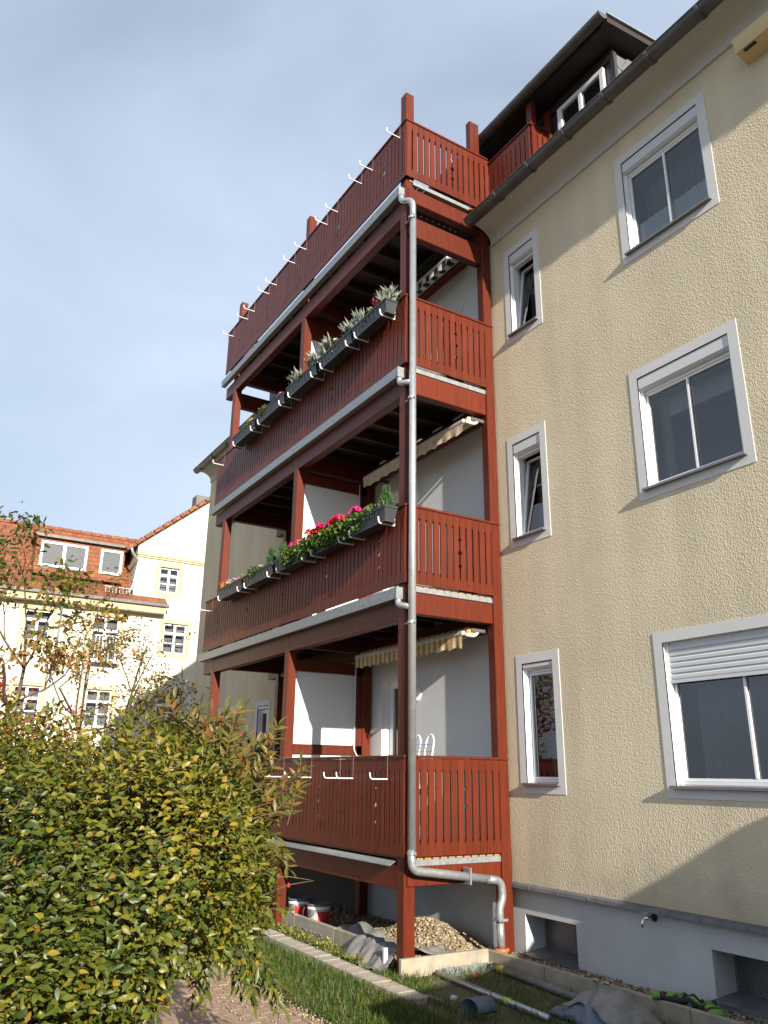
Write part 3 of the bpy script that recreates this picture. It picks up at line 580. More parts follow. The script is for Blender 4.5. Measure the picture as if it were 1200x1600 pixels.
# swift nest box under the eaves
nb = thing('nest_box', 'cream wooden nest box with dark entrance slot fixed under the eaves', 'nest box', (4.5, 0, 8.35))
MB().prism([(3.92, 0, 8.33), (3.92, -0.20, 8.36), (3.92, -0.24, 8.50), (3.92, 0, 8.56)], (1.5, 0, 0)).build('box', 'nest', nb)
MB().prism([(3.99, -0.185, 8.354), (3.99, -0.15, 8.349), (3.99, -0.15, 8.346), (3.99, -0.185, 8.351)], (0.12, 0, 0)).build('entrance_slot', 'black', nb)

# ================================================================== BALCONY TOWER
tower = thing('balcony_tower', 'four storey red painted timber balcony tower against the beige wall', 'balcony', (-3.3, -0.7, GZ))
D, LL = 1.414, 6.59
ZB = [0.972, 3.772, 6.507, 9.298]; ZC = [1.945, 4.688, 7.459, 10.237]
PITCHB = 0.0955
def board_mesh(h, notch):
    """board outline in local (u along railing, z up); notch: '' / 'l' / 'r' = half diamonds on that edge"""
    w = PITCHB*0.5-0.0015; n = w-0.0095; e = 0.13
    def edge(sg, nt):
        p = [(sg*w, 0), (sg*w, e-0.02), (sg*n, e)]
        if nt:
            for zc, q in ((0.32*h, 0.016), (0.5*h, 0.024), (0.68*h, 0.016)): p += [(sg*n, zc-q*1.3), (sg*(n-q), zc), (sg*n, zc+q*1.3)]
        p += [(sg*n, h-e), (sg*w, h-e+0.02), (sg*w, h)]
        return p
    R = edge(1, notch == 'r'); Lf = edge(-1, notch == 'l')[::-1]
    return R + Lf
BM = {}
def board(h, notch, axis):
    k = (round(h, 3), notch, axis)
    if k not in BM:
        o = board_mesh(h, notch); mb = MB(); t = 0.018
        if axis == 'x': mb.prism([(u, 0, z) for u, z in o], (0, t, 0))
        else: mb.prism([(0, u, z) for u, z in o][::-1], (-t, 0, 0))
        BM[k] = mb.mesh('board', 'red')
    return BM[k]
def add_board(name, h, notch, axis, rail, loc):
    o = link(name, board(h, notch, axis), rail, loc); o.location.z += random.uniform(-0.002, 0.002); o.rotation_euler.z = random.uniform(-0.006, 0.006)
    return o
nfront = int(LL/PITCHB)
for k in range(4):
    zb, zc = ZB[k], ZC[k]; h = zc-0.03-zb
    rail = MB().cbox(-LL-0.02, -0.002, -D-0.015, -D+0.085, zc-0.028, zc, 0.004).build('railing', 'red', tower)
    for za in (zb+0.09, zc-0.16): MB().cbox(-LL, -0.07, -D+0.026, -D+0.031, za, za+0.07, 0.002).build('rail', 'red', rail)
    rest = MB()
    for i in range(nfront):
        u = -0.05 - i*PITCHB; m = i % 14; nt = 'l' if m == 5 else ('r' if m == 6 else '')
        if k == 0 and u < -3.9:      # low ones wholly behind the hedge
            w = PITCHB*0.5-0.002; rest.box(u-w, u+w, -D, -D+0.024, zb, zb+h)
        else: add_board('board', h, nt, 'x', rail, (u, -D, zb))
    if rest.v: tag(rest.build('board', 'red', rail), 'run of narrow railing boards behind the hedge', kind='stuff')
    yend = -0.045 if k < 3 else -0.02
    srail = MB().cbox(-0.085, 0.015, -D-0.016, yend+0.01, zc-0.027, zc+0.001, 0.004).build('side_railing', 'red', tower)
    for za in (zb+0.09, zc-0.16): MB().cbox(-0.052, -0.026, -D+0.17, yend-0.12 if k < 3 else yend-0.25, za, za+0.07, 0.003).build('rail', 'red', srail)
    ns = int((D+yend)/PITCHB); pitch = PITCHB
    for i in range(ns+1):
        v = -D + 0.05 + i*pitch
        if v > yend: break
        nt = 'r' if i == 7 else ('l' if i == 8 else '')
        add_board('board', h, nt, 'y', srail, (0.0, v, zb))
    # other end of the balcony
    erail = MB().cbox(-LL-0.015, -LL+0.08, -D+0.09, -0.05, zc-0.027, zc+0.001, 0.004).build('end_railing', 'red', tower)
    e = MB()
    for i in range(13): v = -D+0.14+i*0.095; e.box(-LL, -LL+0.024, v-0.04, v+0.04, zb, zb+h)
    tag(e.build('board', 'red', erail), 'run of railing boards on the far end of the balcony', kind='stuff')
    # deck boards run along x, raw ends show over the side flashing
    dk = MB().cbox(-LL+0.06, -0.045, -0.04, 0.04, 0, 0.03, 0.003).mesh('deck_board', 'deckwood')
    for i in range(13): link('deck_board', dk, tower, (0, -D+0.12+i*0.1, zb-0.033))
    # joists under the deck
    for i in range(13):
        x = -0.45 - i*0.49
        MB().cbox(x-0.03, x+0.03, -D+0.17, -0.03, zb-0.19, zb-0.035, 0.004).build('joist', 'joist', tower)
    MB().box(-LL+0.05, -0.16, -D+0.16, -0.02, zb-0.050, zb-0.036).build('deck_underside', 'dark_wood', tower)  # dark sheet below the deck boards, shade painted into its colour
    # side flashing
    MB().cbox(-0.045, -0.024, -D+0.13, -0.06 if k < 3 else -0.35, zb-0.088, zb-0.030, 0.002).build('flashing', 'galv', tower)
# beams
side_b = [[(0.70, 0.905)], [(3.44, 3.68)], [(6.13, 6.415)], [(8.93, 9.15), (8.40, 8.70)]]
front_b = [(0.66, 0.885), (3.37, 3.60), (6.11, 6.34), (8.73, 8.975)]
for k in range(4):
    for z0, z1 in side_b[k]:
        for xr in (-0.032, -3.018, -6.028): MB().cbox(xr-0.11, xr, -D+0.06, -0.03 if k < 3 else (-0.05 if z0 > 8.8 else -0.02), z0, z1, 0.006).build('cross_beam', 'red', tower)
    z0, z1 = front_b[k]
    MB().cbox(-LL+0.05, -0.145, -D+0.035, -D+0.155, z0, z1, 0.006).build('front_beam', 'red', tower)
    MB().cbox(-LL+0.05, -0.145, -0.14, -0.03, z0, z1, 0.006).build('wall_beam', 'red', tower)
    zt = ZB[k]
    if k:   # zinc box gutter in front of the beam
        zg1 = (0, 3.725, 6.465, 9.15)[k]; zg0 = zg1-0.125
        gg = MB().prism([(-LL-0.03, -D-0.055, zg1), (-LL-0.03, -D-0.050, zg0), (-LL-0.03, -D+0.030, zg0), (-LL-0.03, -D+0.030, zg1-0.02), (-LL-0.03, -D+0.024, zg1-0.02), (-LL-0.03, -D+0.024, zg0+0.006), (-LL-0.03, -D-0.044, zg0+0.006), (-LL-0.03, -D-0.049, zg1)], (LL-0.07, 0, 0)).build('box_gutter', 'galv', tower)
        MB().prism([(-0.101, -D-0.057, zg1+0.004), (-0.101, -D-0.057, zg0-0.003), (-0.101, -D+0.034, zg0-0.003), (-0.101, -D+0.034, zg1+0.004)], (0.012, 0, 0)).build('gutter_end', 'galv', gg)
    else:
        MB().prism([(-LL, -D+0.03, zt-0.045), (-LL, -D-0.045, zt-0.085), (-LL, -D-0.047, zt-0.092), (-LL, -D+0.03, zt-0.052)], (LL-0.2, 0, 0)).build('drip_flashing', 'galv', tower)
# posts
for xc, z1 in ((-0.115, 10.77), (-3.07, 10.72), (-6.08, 10.70)):
    MB().cbox(xc-0.075, xc+0.06, -D+0.032, -D+0.165, GZ-0.05, z1, 0.007).build('post', 'red', tower)
for xc, z1 in ((-0.065, 9.0), (-3.075, 8.7), (-6.085, 8.7)):
    MB().cbox(xc-0.065, xc+0.063, -0.165, -0.028, GZ-0.05, z1, 0.007).build('wall_post', 'red', tower)
for yc in (-0.25, -0.165): MB().cbox(-0.13, -0.035, yc-0.041, yc+0.041, 9.2, 10.83, 0.005).build('post', 'red', tower)
# roof terrace return railing beside the dormer
y2 = 0.0
r2 = MB().cbox(-0.03, 0.90, y2-0.015, y2+0.08, 10.14, 10.168, 0.004).cbox(0.82, 0.915, y2, 0.40, 10.141, 10.169, 0.004).build('return_railing', 'red', tower)
for i in range(9): add_board('board', 0.84, 'l' if i == 4 else ('r' if i == 5 else ''), 'x', r2, (0.06+i*PITCHB, y2, 9.30))
for i in range(4): add_board('board', 0.84, '', 'y', r2, (0.90, y2+0.07+i*PITCHB, 9.30))
MB().cbox(0.80, 0.90, y2+0.03, y2+0.12, 9.1, 10.90, 0.006).build('post', 'red', tower)
MB().cbox(0.86, 0.96, 0.30, 0.36, 9.3, 10.50, 0.006).build('post', 'red', tower)
# white privacy screens between the two flats
for k in range(3):
    z0 = ZB[k]; X = -3.07
    MB().box(X-0.012, X+0.012, -1.24, -0.17, z0+0.03, z0+1.03).build('privacy_panel', 'panel', tower)
    MB().box(X-0.012, X+0.012, -1.24, -0.17, z0+1.16, z0+2.14).build('privacy_panel', 'panel', tower)
    MB().cbox(X-0.05, X+0.05, -1.246, -0.167, z0+1.03, z0+1.16, 0.005).build('screen_rail', 'red', tower)
    MB().cbox(X-0.05, X+0.05, -1.246, -0.167, z0+2.14, z0+2.30, 0.005).build('screen_rail', 'red', tower)
    MB().cbox(X-0.05, X+0.05, -0.26, -0.168, z0+0.0, z0+2.3, 0.005).build('screen_post', 'red', tower)
    MB().tube(bend([(X+0.06, -0.30, z0+2.3), (X+0.06, -0.30, z0+1.1), (X+0.10, -0.24, z0+0.98)], 0.03), 0.008, 6).build('awning_crank', 'bracket', tower)

# ------------------------------------------------------------------ downpipe
dp = thing('rain_downpipe', 'shiny galvanised downpipe running down the corner of the red balconies', 'downpipe', (0.08, -0.26, 0.05))
PX, PYY = 0.075, -1.375
RP = 0.042
MB().tube(bend([(-0.10, -D-0.01, 9.03), (-0.10, -D-0.01, 8.93), (PX, PYY+0.02, 8.86), (PX, PYY+0.02, 8.5)], 0.11, 7), RP*0.95, 14).build('elbow', 'zinc_pipe', dp, True)
MB().tube([(PX, PYY+0.02, 8.62), (PX, PYY, 0.98)], RP, 16).build('pipe', 'zinc_pipe', dp, True)
MB().tube(bend([(PX, PYY, 1.05), (PX, PYY, 0.86), (PX, PYY+0.2, 0.835), (PX, -0.42, 0.735)], 0.12, 7), RP, 16).build('elbow', 'galv', dp, True)
MB().tube(bend([(PX, -0.45, 0.738), (PX, -0.26, 0.715), (PX, -0.235, 0.56), (PX, -0.29, 0.45), (PX, -0.285, 0.32)], 0.09, 7), RP, 16).build('elbow', 'galv', dp, True)
MB().tube([(PX, -0.285, 0.36), (PX, -0.275, 0.06)], RP*0.94, 16).build('pipe', 'zinc_pipe', dp, True)
MB().lathe([(0.0, 0.0), (0.075, 0.0), (0.075, 0.02), (0.066, 0.022), (0.066, 0.085), (0.078, 0.09), (0.078, 0.115), (0.05, 0.117)], (PX, -0.275, -0.03), 20).build('drain_socket', 'orange', dp, True)
for zk in (6.33, 3.60):
    MB().tube(bend([(-0.12, -D-0.01, zk+0.02), (-0.12, -D-0.01, zk-0.07), (PX-0.02, PYY, zk-0.11)], 0.07, 6), 0.036, 12).build('branch', 'zinc_pipe', dp, True)
for zk in (8.55, 5.98, 3.30, 1.0):
    b = MB().tube([(PX, PYY, zk), (PX, PYY, zk+0.03)], RP+0.006, 16); b.cbox(PX-0.13, PX+0.065, PYY-0.012, PYY+0.012, zk+0.006, zk+0.024, 0.002); b.build('bracket', 'galv', dp)
MB().cbox(PX-0.06, PX+0.06, -0.70, -0.68, 0.70, 0.86, 0.003).build('bracket', 'galv', dp)
MB().cbox(PX-0.065, PX+0.06, -0.34, -0.22, 0.335, 0.36, 0.003).build('bracket', 'galv', dp)

# ------------------------------------------------------------------ awnings, lamps
def awning(x0, x1, y, z, m, label, drop=0.17, period=0.23):
    t = thing('awning', label, 'awning', ((x0+x1)/2, -0.05, z))
    MB().cbox(x0-0.02, x1+0.02, y+0.06, y+0.17, z-0.01, z+0.10, 0.02).build('fabric_roll', m, t)
    MB().cbox(x0-0.01, x1+0.01, y-0.02, y+0.03, z-0.005, z+0.045, 0.008).build('front_bar', 'awning_box', t)
    v = MB(); n = int((x1-x0)*48)
    for i in range(n+1):
        x = x0 + (x1-x0)*i/n; zz = z - drop + 0.035*abs(math.sin(math.pi*x/period))**0.7; yy = y - 0.012 + 0.006*math.sin(x*31)
        v.v += [(x, yy, zz), (x, y-0.012, z+0.002)]
    for i in range(n): v.f.append((2*i, 2*i+2, 2*i+3, 2*i+1))
    v.build('valance', m, t)
    for xe in (x0+0.02, x1-0.02):
        MB().tube(bend([(xe+(0.05 if xe > x0+1 else -0.05), y+0.01, z+0.0), (xe+(0.06 if xe > x0+1 else -0.06), y+0.14, z-0.01), (xe+(0.03 if xe > x0+1 else -0.03), y+0.22, z+0.06)], 0.05), 0.022, 8).build('arm', 'awning_box', t, True)
    for xe in (x0-0.03, x1+0.03): MB().cbox(xe-0.012, xe+0.012, y+0.10, -0.001, z+0.04, z+0.09, 0.006).build('wall_bracket', 'dark_zinc', t)
    MB().tube([(x0, y+0.2, z+0.06), (x1, y+0.2, z+0.06)], 0.02, 8).build('square_tube', 'awning_box', t)
    return t
awning(-2.72, -0.22, -0.46, 3.31, 'aw0', 'yellow and cream striped awning rolled up under the first floor balcony')
awning(-2.60, -0.12, -0.46, 5.99, 'aw1', 'beige awning with scalloped valance rolled up under the second floor balcony', 0.16, 0.24)
awning(-2.75, -0.48, -0.40, 8.68, 'aw2', 'black and white striped awning rolled up under the roof terrace', 0.13, 0.3)
for z, fl in ((2.78, 'ground floor'), (5.60, 'first floor')):
    t = thing('wall_lamp', 'round white opal wall lamp on the %s balcony wall' % fl, 'lamp', (-1.86, 0, z))
    MB().lathe([(0.105, 0), (0.105, 0.02), (0.098, 0.022)], (0, 0, 0), 24).build('base', 'pvc', t, True).matrix_local = Matrix.Rotation(math.pi/2, 4, 'X')
    MB().lathe([(0.098, 0.02), (0.092, 0.055), (0.07, 0.085), (0.035, 0.10), (0.0, 0.103)], (0, 0, 0), 24).build('shade', 'lamp', t, True).matrix_local = Matrix.Rotation(math.pi/2, 4, 'X')
# folded parasols tied behind the middle posts (seen from outside as dark cloth)
for k, fl in ((0, 'ground floor'), (1, 'first floor')):
    t = thing('folded_parasol', 'dark folded parasol standing behind the middle post on the %s balcony' % fl, 'parasol', (-3.42, -0.95, ZB[k]))
    MB().tube([(-3.42, -0.95, ZB[k]), (-3.42, -0.95, ZB[k]+2.2)], 0.016, 8).build('pole', 'bracket', t)
    MB().lathe([(0.03, 0.95), (0.06, 1.05), (0.05, 1.5), (0.07, 1.9), (0.105, 2.05), (0.06, 2.12), (0.02, 2.25)], (-3.42, -0.95, ZB[k]), 9).build('canopy', 'shade_dark', t)
    MB().lathe([(0.0, 0), (0.22, 0), (0.22, 0.03), (0.05, 0.07), (0.03, 0.2)], (-3.42, -0.95, ZB[k]), 18).build('foot', 'black', t)
# folded drying rack on the ground floor balcony
t = thing('drying_rack', 'folded white and blue drying rack leaning on the ground floor balcony wall', 'drying rack', (-1.1, -0.45, ZB[0]))
for x in (-1.34, -1.06): MB().tube(bend([(x, -0.62, ZB[0]), (x, -0.40, 2.16), (x+0.08, -0.39, 2.23), (x+0.16, -0.40, 2.16), (x+0.16, -0.62, ZB[0])], 0.05), 0.011, 8).build('frame', 'bracket', t, True)
for z in (1.6, 1.85, 2.02, 2.10): MB().tube([(-1.36, -0.45+(2.16-z)*0.17, z), (-0.88, -0.45+(2.16-z)*0.17, z)], 0.006, 6).build('rung', 'bluetube', t)

# ------------------------------------------------------------------ brackets and flower boxes
bm_ = MB()
zt = 0.0
bm_.cbox(-0.002, 0.002, -0.019, 0.075, zt, zt+0.004, 0.001).cbox(-0.002, 0.002, -0.021, -0.017, -0.245, zt+0.003, 0.001)
bm_.tube(bend([(0, -0.019, -0.24), (0, -0.225, -0.24), (0, -0.235, -0.175)], 0.03), 0.0072, 8)
brm = bm_.mesh('flower_box_bracket', 'bracket'); brm.materials.append(M['strap'])
for q in brm.polygons[:52]: q.material_index = 1
def bracket(x, k, label, group):
    o = link('flower_box_bracket', brm, None, (x, -D, ZC[k]+0.001)); tag(o, label, 'bracket', group)
NTH = ['', 'first', 'second', 'third', 'fourth', 'fifth', 'sixth', 'seventh', 'eighth', 'ninth', 'tenth', 'eleventh', 'twelfth']; nb_ = 0
for x in (-0.13, -0.85, -1.17, -1.90, -2.25, -2.99, -3.43, -4.18, -4.50, -5.18, -5.50, -6.24): nb_ += 1; bracket(x, 3, 'white bracket hanging empty on the roof terrace railing, %s from the corner post' % NTH[nb_], 'empty brackets on the roof terrace')
nb_ = 0
for x in (-0.30, -1.03, -1.33, -2.07, -2.38, -2.88, -3.3): nb_ += 1; bracket(x, 0, 'white bracket hanging empty on the ground floor railing, %s from the corner post' % NTH[nb_], 'empty brackets on the ground floor')
bracket(-6.2, 2, 'white metal bracket hanging empty beyond the last flower box, second floor railing', None)
bracket(-6.2, 1, 'white metal bracket hanging empty beyond the last flower box, first floor railing', None)

def blob_leaves(c, r, n, ln, wd, up_=0.4, shell=0.4):
    d = rdir(n); rad = (1-shell) + shell*rng.random((n, 1)); P = np.array(c) + d*rad*np.array(r)
    dirs = unit(d + rdir(n)*0.8 + np.array([0, 0, up_])); nn = unit(d + rdir(n)*0.5 + np.array([0, 0, 0.6]))
    return leaf_arrays(P, dirs, nn, ln*(0.7+0.6*rng.random(n)), wd*(0.7+0.6*rng.random(n)), rng.random(n))
def tuft(c, n, ln, wd, spread=0.8):
    d = unit(rdir(n)*np.array([spread, spread, 0.35]) + np.array([0, 0, 0.75])); P = np.array(c) + rdir(n)*0.02
    return leaf_arrays(P + d*ln*0.15, d, unit(rdir(n)+d*0.1), ln*(0.6+0.6*rng.random(n)), wd*(0.7+0.5*rng.random(n)), rng.random(n), 0.1, 0.25)
def flowerhead(c, r, n=34):
    d = rdir(n); d[:, 2] = np.abs(d[:, 2])*0.9+0.05; P = np.array(c)+d*r*0.6
    return leaf_arrays(P, unit(d+rdir(n)*0.9), d, np.full(n, r*0.75), np.full(n, r*0.75), rng.random(n), 0.05, 0.1)
def plant(kind, c, label, group=None):
    x, y, z = c; nm = {'silver': 'silver_leaf_plant', 'geranium_red': 'geranium', 'geranium_pink': 'geranium', 'conifer': 'dwarf_conifer', 'plume': 'plume_flower', 'cream': 'chrysanthemum', 'yellow': 'pansy', 'rose': 'cyclamen', 'heather': 'heather', 'fern': 'fern', 'green': 'trailing_plant', 'white': 'white_flower', 'orange': 'spiky_grass_plant'}[kind]
    t = thing(nm, label, {'dwarf_conifer': 'shrub'}.get(nm, 'plant'), c, group)
    def leafpart(parts, m, n_='foliage'): return link(n_, np_mesh(n_, parts, m), t)
    if kind == 'silver':
        leafpart([tuft((x+random.uniform(-.08, .08), y+random.uniform(-.03, .03), z+0.02+0.05*i), 34, 0.165, 0.036, 1.0) for i in range(3)], 'silver')
    elif kind.startswith('geranium'):
        p = kind.split('_')[1]
        leafpart([blob_leaves((x, y-0.01, z+0.035), (0.17, 0.12, 0.10), 240, 0.05, 0.055), blob_leaves((x, y-0.08, z-0.03), (0.16, 0.07, 0.10), 110, 0.05, 0.05, -0.3)], 'green')
        for i in range(4):
            fx, fy, fz = x+random.uniform(-.16, .16), y+random.uniform(-.08, .07), z+random.uniform(0.12, 0.20)
            mb = MB().tube([(x+(fx-x)*0.5, y, z), (fx, fy, fz)], 0.003, 5); mb.build('stalk', M['green'], t)
            leafpart([flowerhead((fx, fy, fz), 0.058)], 'p_'+p if i else ('p_pink' if p == 'red' else 'p_red') if random.random() < 0.4 else 'p_'+p, 'flower_head')
    elif kind == 'conifer':
        n = 520; h = rng.random(n); a = rng.random(n)*6.28; rr = 0.085*(1-h*0.75)*np.sqrt(rng.random(n)); P = np.stack([x+rr*np.cos(a), y+rr*np.sin(a), z+h*0.27], 1)
        d = unit(np.stack([np.cos(a)*0.5, np.sin(a)*0.5, np.full(n, 0.9)], 1)+rdir(n)*0.25); leafpart([leaf_arrays(P, d, rdir(n), np.full(n, 0.06), np.full(n, 0.014), rng.random(n))], 'conifer')
    elif kind == 'plume':
        leafpart([blob_leaves((x, y, z+0.04), (0.06, 0.06, 0.06), 60, 0.05, 0.02)], 'green')
        leafpart([tuft((x+random.uniform(-.04, .04), y, z+0.06), 16, 0.15, 0.018, 0.35) for i in range(2)], 'p_plume', 'flower_head')
    elif kind == 'heather': leafpart([tuft((x, y, z), 90, 0.13, 0.012, 0.6)], 'heath')
    elif kind == 'orange':
        leafpart([tuft((x, y, z), 40, 0.16, 0.016, 0.5)], 'p_orange')
    elif kind == 'fern': leafpart([tuft((x, y, z), 26, 0.30, 0.03, 1.1)], 'conifer')
    elif kind == 'green': leafpart([blob_leaves((x, y-0.02, z+0.03), (0.16, 0.11, 0.10), 260, 0.04, 0.032)], 'green')
    else:
        p = {'cream': 'p_cream', 'yellow': 'p_yellow', 'rose': 'p_rose', 'white': 'p_white'}[kind]
        leafpart([blob_leaves((x, y, z+0.02), (0.10, 0.08, 0.06), 110, 0.05, 0.035)], 'green')
        for i in range(5): leafpart([flowerhead((x+random.uniform(-.09, .09), y+random.uniform(-.06, .06), z+random.uniform(0.06, 0.12)), 0.036, 22)], p, 'flower_head')
    return t
ORD = ['closest to corner post', 'second from corner post', 'third from corner post', 'fourth from corner post', 'at the far end']
def flower_box(xr, xl, k, zt, i, floor, plants):
    y0, y1 = -D-0.215, -D-0.035; h = 0.165
    t = thing('flower_box', 'black plastic flower box on the %s railing, %s' % (floor, ORD[i]), 'flower box', ((xr+xl)/2, (y0+y1)/2, zt-h), 'flower boxes on the %s railing' % floor)
    s = MB(); tp_ = 0.030; w = 0.006
    a = [(xl, y0, zt), (xr, y0, zt), (xr, y1, zt), (xl, y1, zt)]; b = [(xl+tp_, y0+tp_, zt-h), (xr-tp_, y0+tp_, zt-h), (xr-tp_, y1-tp_, zt-h), (xl+tp_, y1-tp_, zt-h)]
    ai = [(xl+w, y0+w, zt), (xr-w, y0+w, zt), (xr-w, y1-w, zt), (xl+w, y1-w, zt)]; bi = [(xl+tp_, y0+tp_, zt-0.03), (xr-tp_, y0+tp_, zt-0.03), (xr-tp_, y1-tp_, zt-0.03), (xl+tp_, y1-tp_, zt-0.03)]
    for q in range(4):
        r = (q+1) % 4; s.quad(b[q], b[r], a[r], a[q]); s.quad(ai[q], a[q], a[r], ai[r]); s.quad(ai[r], bi[r], bi[q], ai[q])
    s.poly(b[::-1]); s.build('trough', 'box', t)
    MB().cbox(xl-0.006, xr+0.006, y0-0.007, y0+0.004, zt-0.02, zt+0.004, 0.002).cbox(xl-0.006, xl+0.004, y0+0.005, y1, zt-0.02, zt+0.004, 0.002).cbox(xr-0.004, xr+0.006, y0+0.005, y1, zt-0.02, zt+0.004, 0.002).build('rim', 'box', t)
    for j in range(9): x = xl+0.08+(xr-xl-0.16)*j/8; MB().prism([(x-0.012, y0-0.001, zt-0.025), (x+0.012, y0-0.001, zt-0.025), (x+0.012, y0+tp_-0.003, zt-h+0.01), (x-0.012, y0+tp_-0.003, zt-h+0.01)], (0, -0.003, 0)).build('rib', 'box', t)
    MB().poly(bi).build('soil', 'soil', t)
    MB().cbox(xl+0.015, xr-0.015, y0+0.012, y1-0.02, zt-h-0.022, zt-h+0.001, 0.004).build('drip_tray', 'box', t)
    for x in (xl+0.12, xr-0.10): 
        m = MB().tube(bend([(x, -D-0.019, zt-h-0.03), (x, y0-0.012, zt-h-0.03), (x, y0-0.022, zt-h+0.045)], 0.03), 0.009, 8); m.cbox(x-0.012, x+0.012, -D-0.020, -D-0.016, zt-h-0.03, ZC[k]+0.002, 0.001).cbox(x-0.012, x+0.012, -D-0.019, -D+0.08, ZC[k]+0.001, ZC[k]+0.005, 0.001); m.build('holder', 'bracket', t)
    kinds = {'silver': 'silvery leaved plant', 'geranium_red': 'bright red geranium', 'geranium_pink': 'pink geranium', 'conifer': 'dwarf conifer', 'plume': 'dark red plume flower', 'cream': 'cream chrysanthemum', 'yellow': 'yellow pansy', 'rose': 'pink cyclamen', 'heather': 'yellow green heather', 'green': 'bushy green trailing plant', 'white': 'white flowering plant', 'orange': 'orange tipped spiky plant'}
    seen = {}
    for kd, f in plants:
        x = xr + (xl-xr)*f; seen[kd] = seen.get(kd, 0)+1; dup = sum(1 for q, _ in plants if q == kd) > 1
        where = '' if not dup else (', nearer corner post' if seen[kd] == 1 else (', far half' if seen[kd] == 2 else ', middle'))
        plant(kd, (x, (y0+y1)/2, zt-0.03), '%s in %s flower box %s%s' % (kinds[kd], floor, ORD[i], where))
L2 = [(-0.13, -1.00, [('silver', .12), ('plume', .38), ('cream', .55), ('silver', .85)]), (-1.02, -1.98, [('silver', .15), ('cream', .5), ('silver', .8)]), (-2.06, -3.05, [('silver', .15), ('cream', .5), ('silver', .8)]),
      (-3.16, -4.22, [('rose', .25), ('green', .8)]), (-4.30, -5.30, [('yellow', .3)])]
for i, (xr, xl, pl) in enumerate(L2): flower_box(xr, xl, 2, 7.40, i, 'second floor', pl)
L1 = [(-0.10, -1.00, [('conifer', .12), ('green', .42), ('white', .6), ('geranium_pink', .8)]), (-1.05, -2.03, [('geranium_pink', .1), ('geranium_red', .35), ('geranium_pink', .6), ('geranium_red', .88)]), (-2.09, -3.12, [('geranium_red', .12), ('green', .35), ('geranium_pink', .55), ('conifer', .93)]),
      (-3.22, -4.32, [('conifer', .2), ('white', .5), ('green', .7)]), (-4.38, -5.45, [('heather', .15), ('rose', .45), ('white', .65), ('orange', .88)])]
for i, (xr, xl, pl) in enumerate(L1): flower_box(xr, xl, 1, 4.66, i, 'first floor', pl)
# pot plants standing on the balcony floors by the side railing
for (x, y, k, kd, hh, lb) in ((-0.30, -0.45, 2, 'fern', 0.92, 'arching green fern in a tall pot on the second floor balcony'), (-0.25, -0.35, 1, 'green', 0.88, 'small green plant in a tall pot on the first floor balcony')):
    t = thing('plant_pot', 'tall dark plant pot on the %s balcony floor' % ('second floor' if k == 2 else 'first floor'), 'plant pot', (x, y, ZB[k]))
    MB().lathe([(0.0, 0.0), (0.11, 0.0), (0.16, hh), (0.145, hh), (0.13, hh-0.05), (0, hh-0.05)], (x, y, ZB[k]), 18).build('pot', 'box', t, True)
    plant(kd, (x, y, ZB[k]+hh-0.02), lb)

# ================================================================== SITE MATERIALS ON THE GROUND
def slab(name, mb, m, label, cat, group=None): o = mb.build(name, m); return tag(o, label, cat, group)
slab('edging_slab', MB().cbox(-0.025, 0.025, -1.46, -0.40, GZ-0.1, 0.085, 0.006), 'concrete', 'pale concrete edging slab set between the corner post and the house wall', 'edging slab')
xs = [0.027, 0.83, 1.66, 2.45, 3.25]
slab_l = ['concrete edging slab meeting the corner below the downpipe socket', 'second concrete edging slab along the plinth from the downpipe', 'third concrete edging slab along the plinth from the downpipe', 'fourth concrete edging slab along the plinth, by the gloves']
for i in range(4): slab('edging_slab', MB().cbox(xs[i]-(0.05 if i == 0 else 0), xs[i+1]-0.006, -0.395, -0.345, GZ-0.1, 0.07+random.uniform(-.006, .006), 0.005), 'concrete', slab_l[i], 'edging slab')
for i, (a, b, lb) in enumerate(((-1.60, -0.42, 'grey edging slab under the balcony front, half covered by the fleece'), (-2.62, -1.615, 'grey edging slab under the balcony front beside the white buckets'), (-3.64, -2.635, 'grey edging slab under the balcony front, reaching behind the hedge'))): slab('edging_slab', MB().cbox(a, b, -1.30, -1.25, GZ-0.1, 0.10, 0.005), 'concrete', lb, 'edging slab')
# row of edging pavers
row = thing('paver_row', 'straight row of pale concrete pavers between the two grass strips', 'pavers', (-0.9, -1.78, GZ))
pv = MB().cbox(-0.099, 0.099, -0.10, 0.10, -0.06, 0.055, 0.006).mesh('paver', 'paver')
for i in range(17):
    o = link('paver', pv, row, (0.72-i*0.2, -1.80+0.004*random.uniform(-1, 1) + i*0.004, GZ+random.uniform(-.003, .004))); o.rotation_euler = (random.uniform(-.01, .01), random.uniform(-.01, .01), random.uniform(-.012, .012))
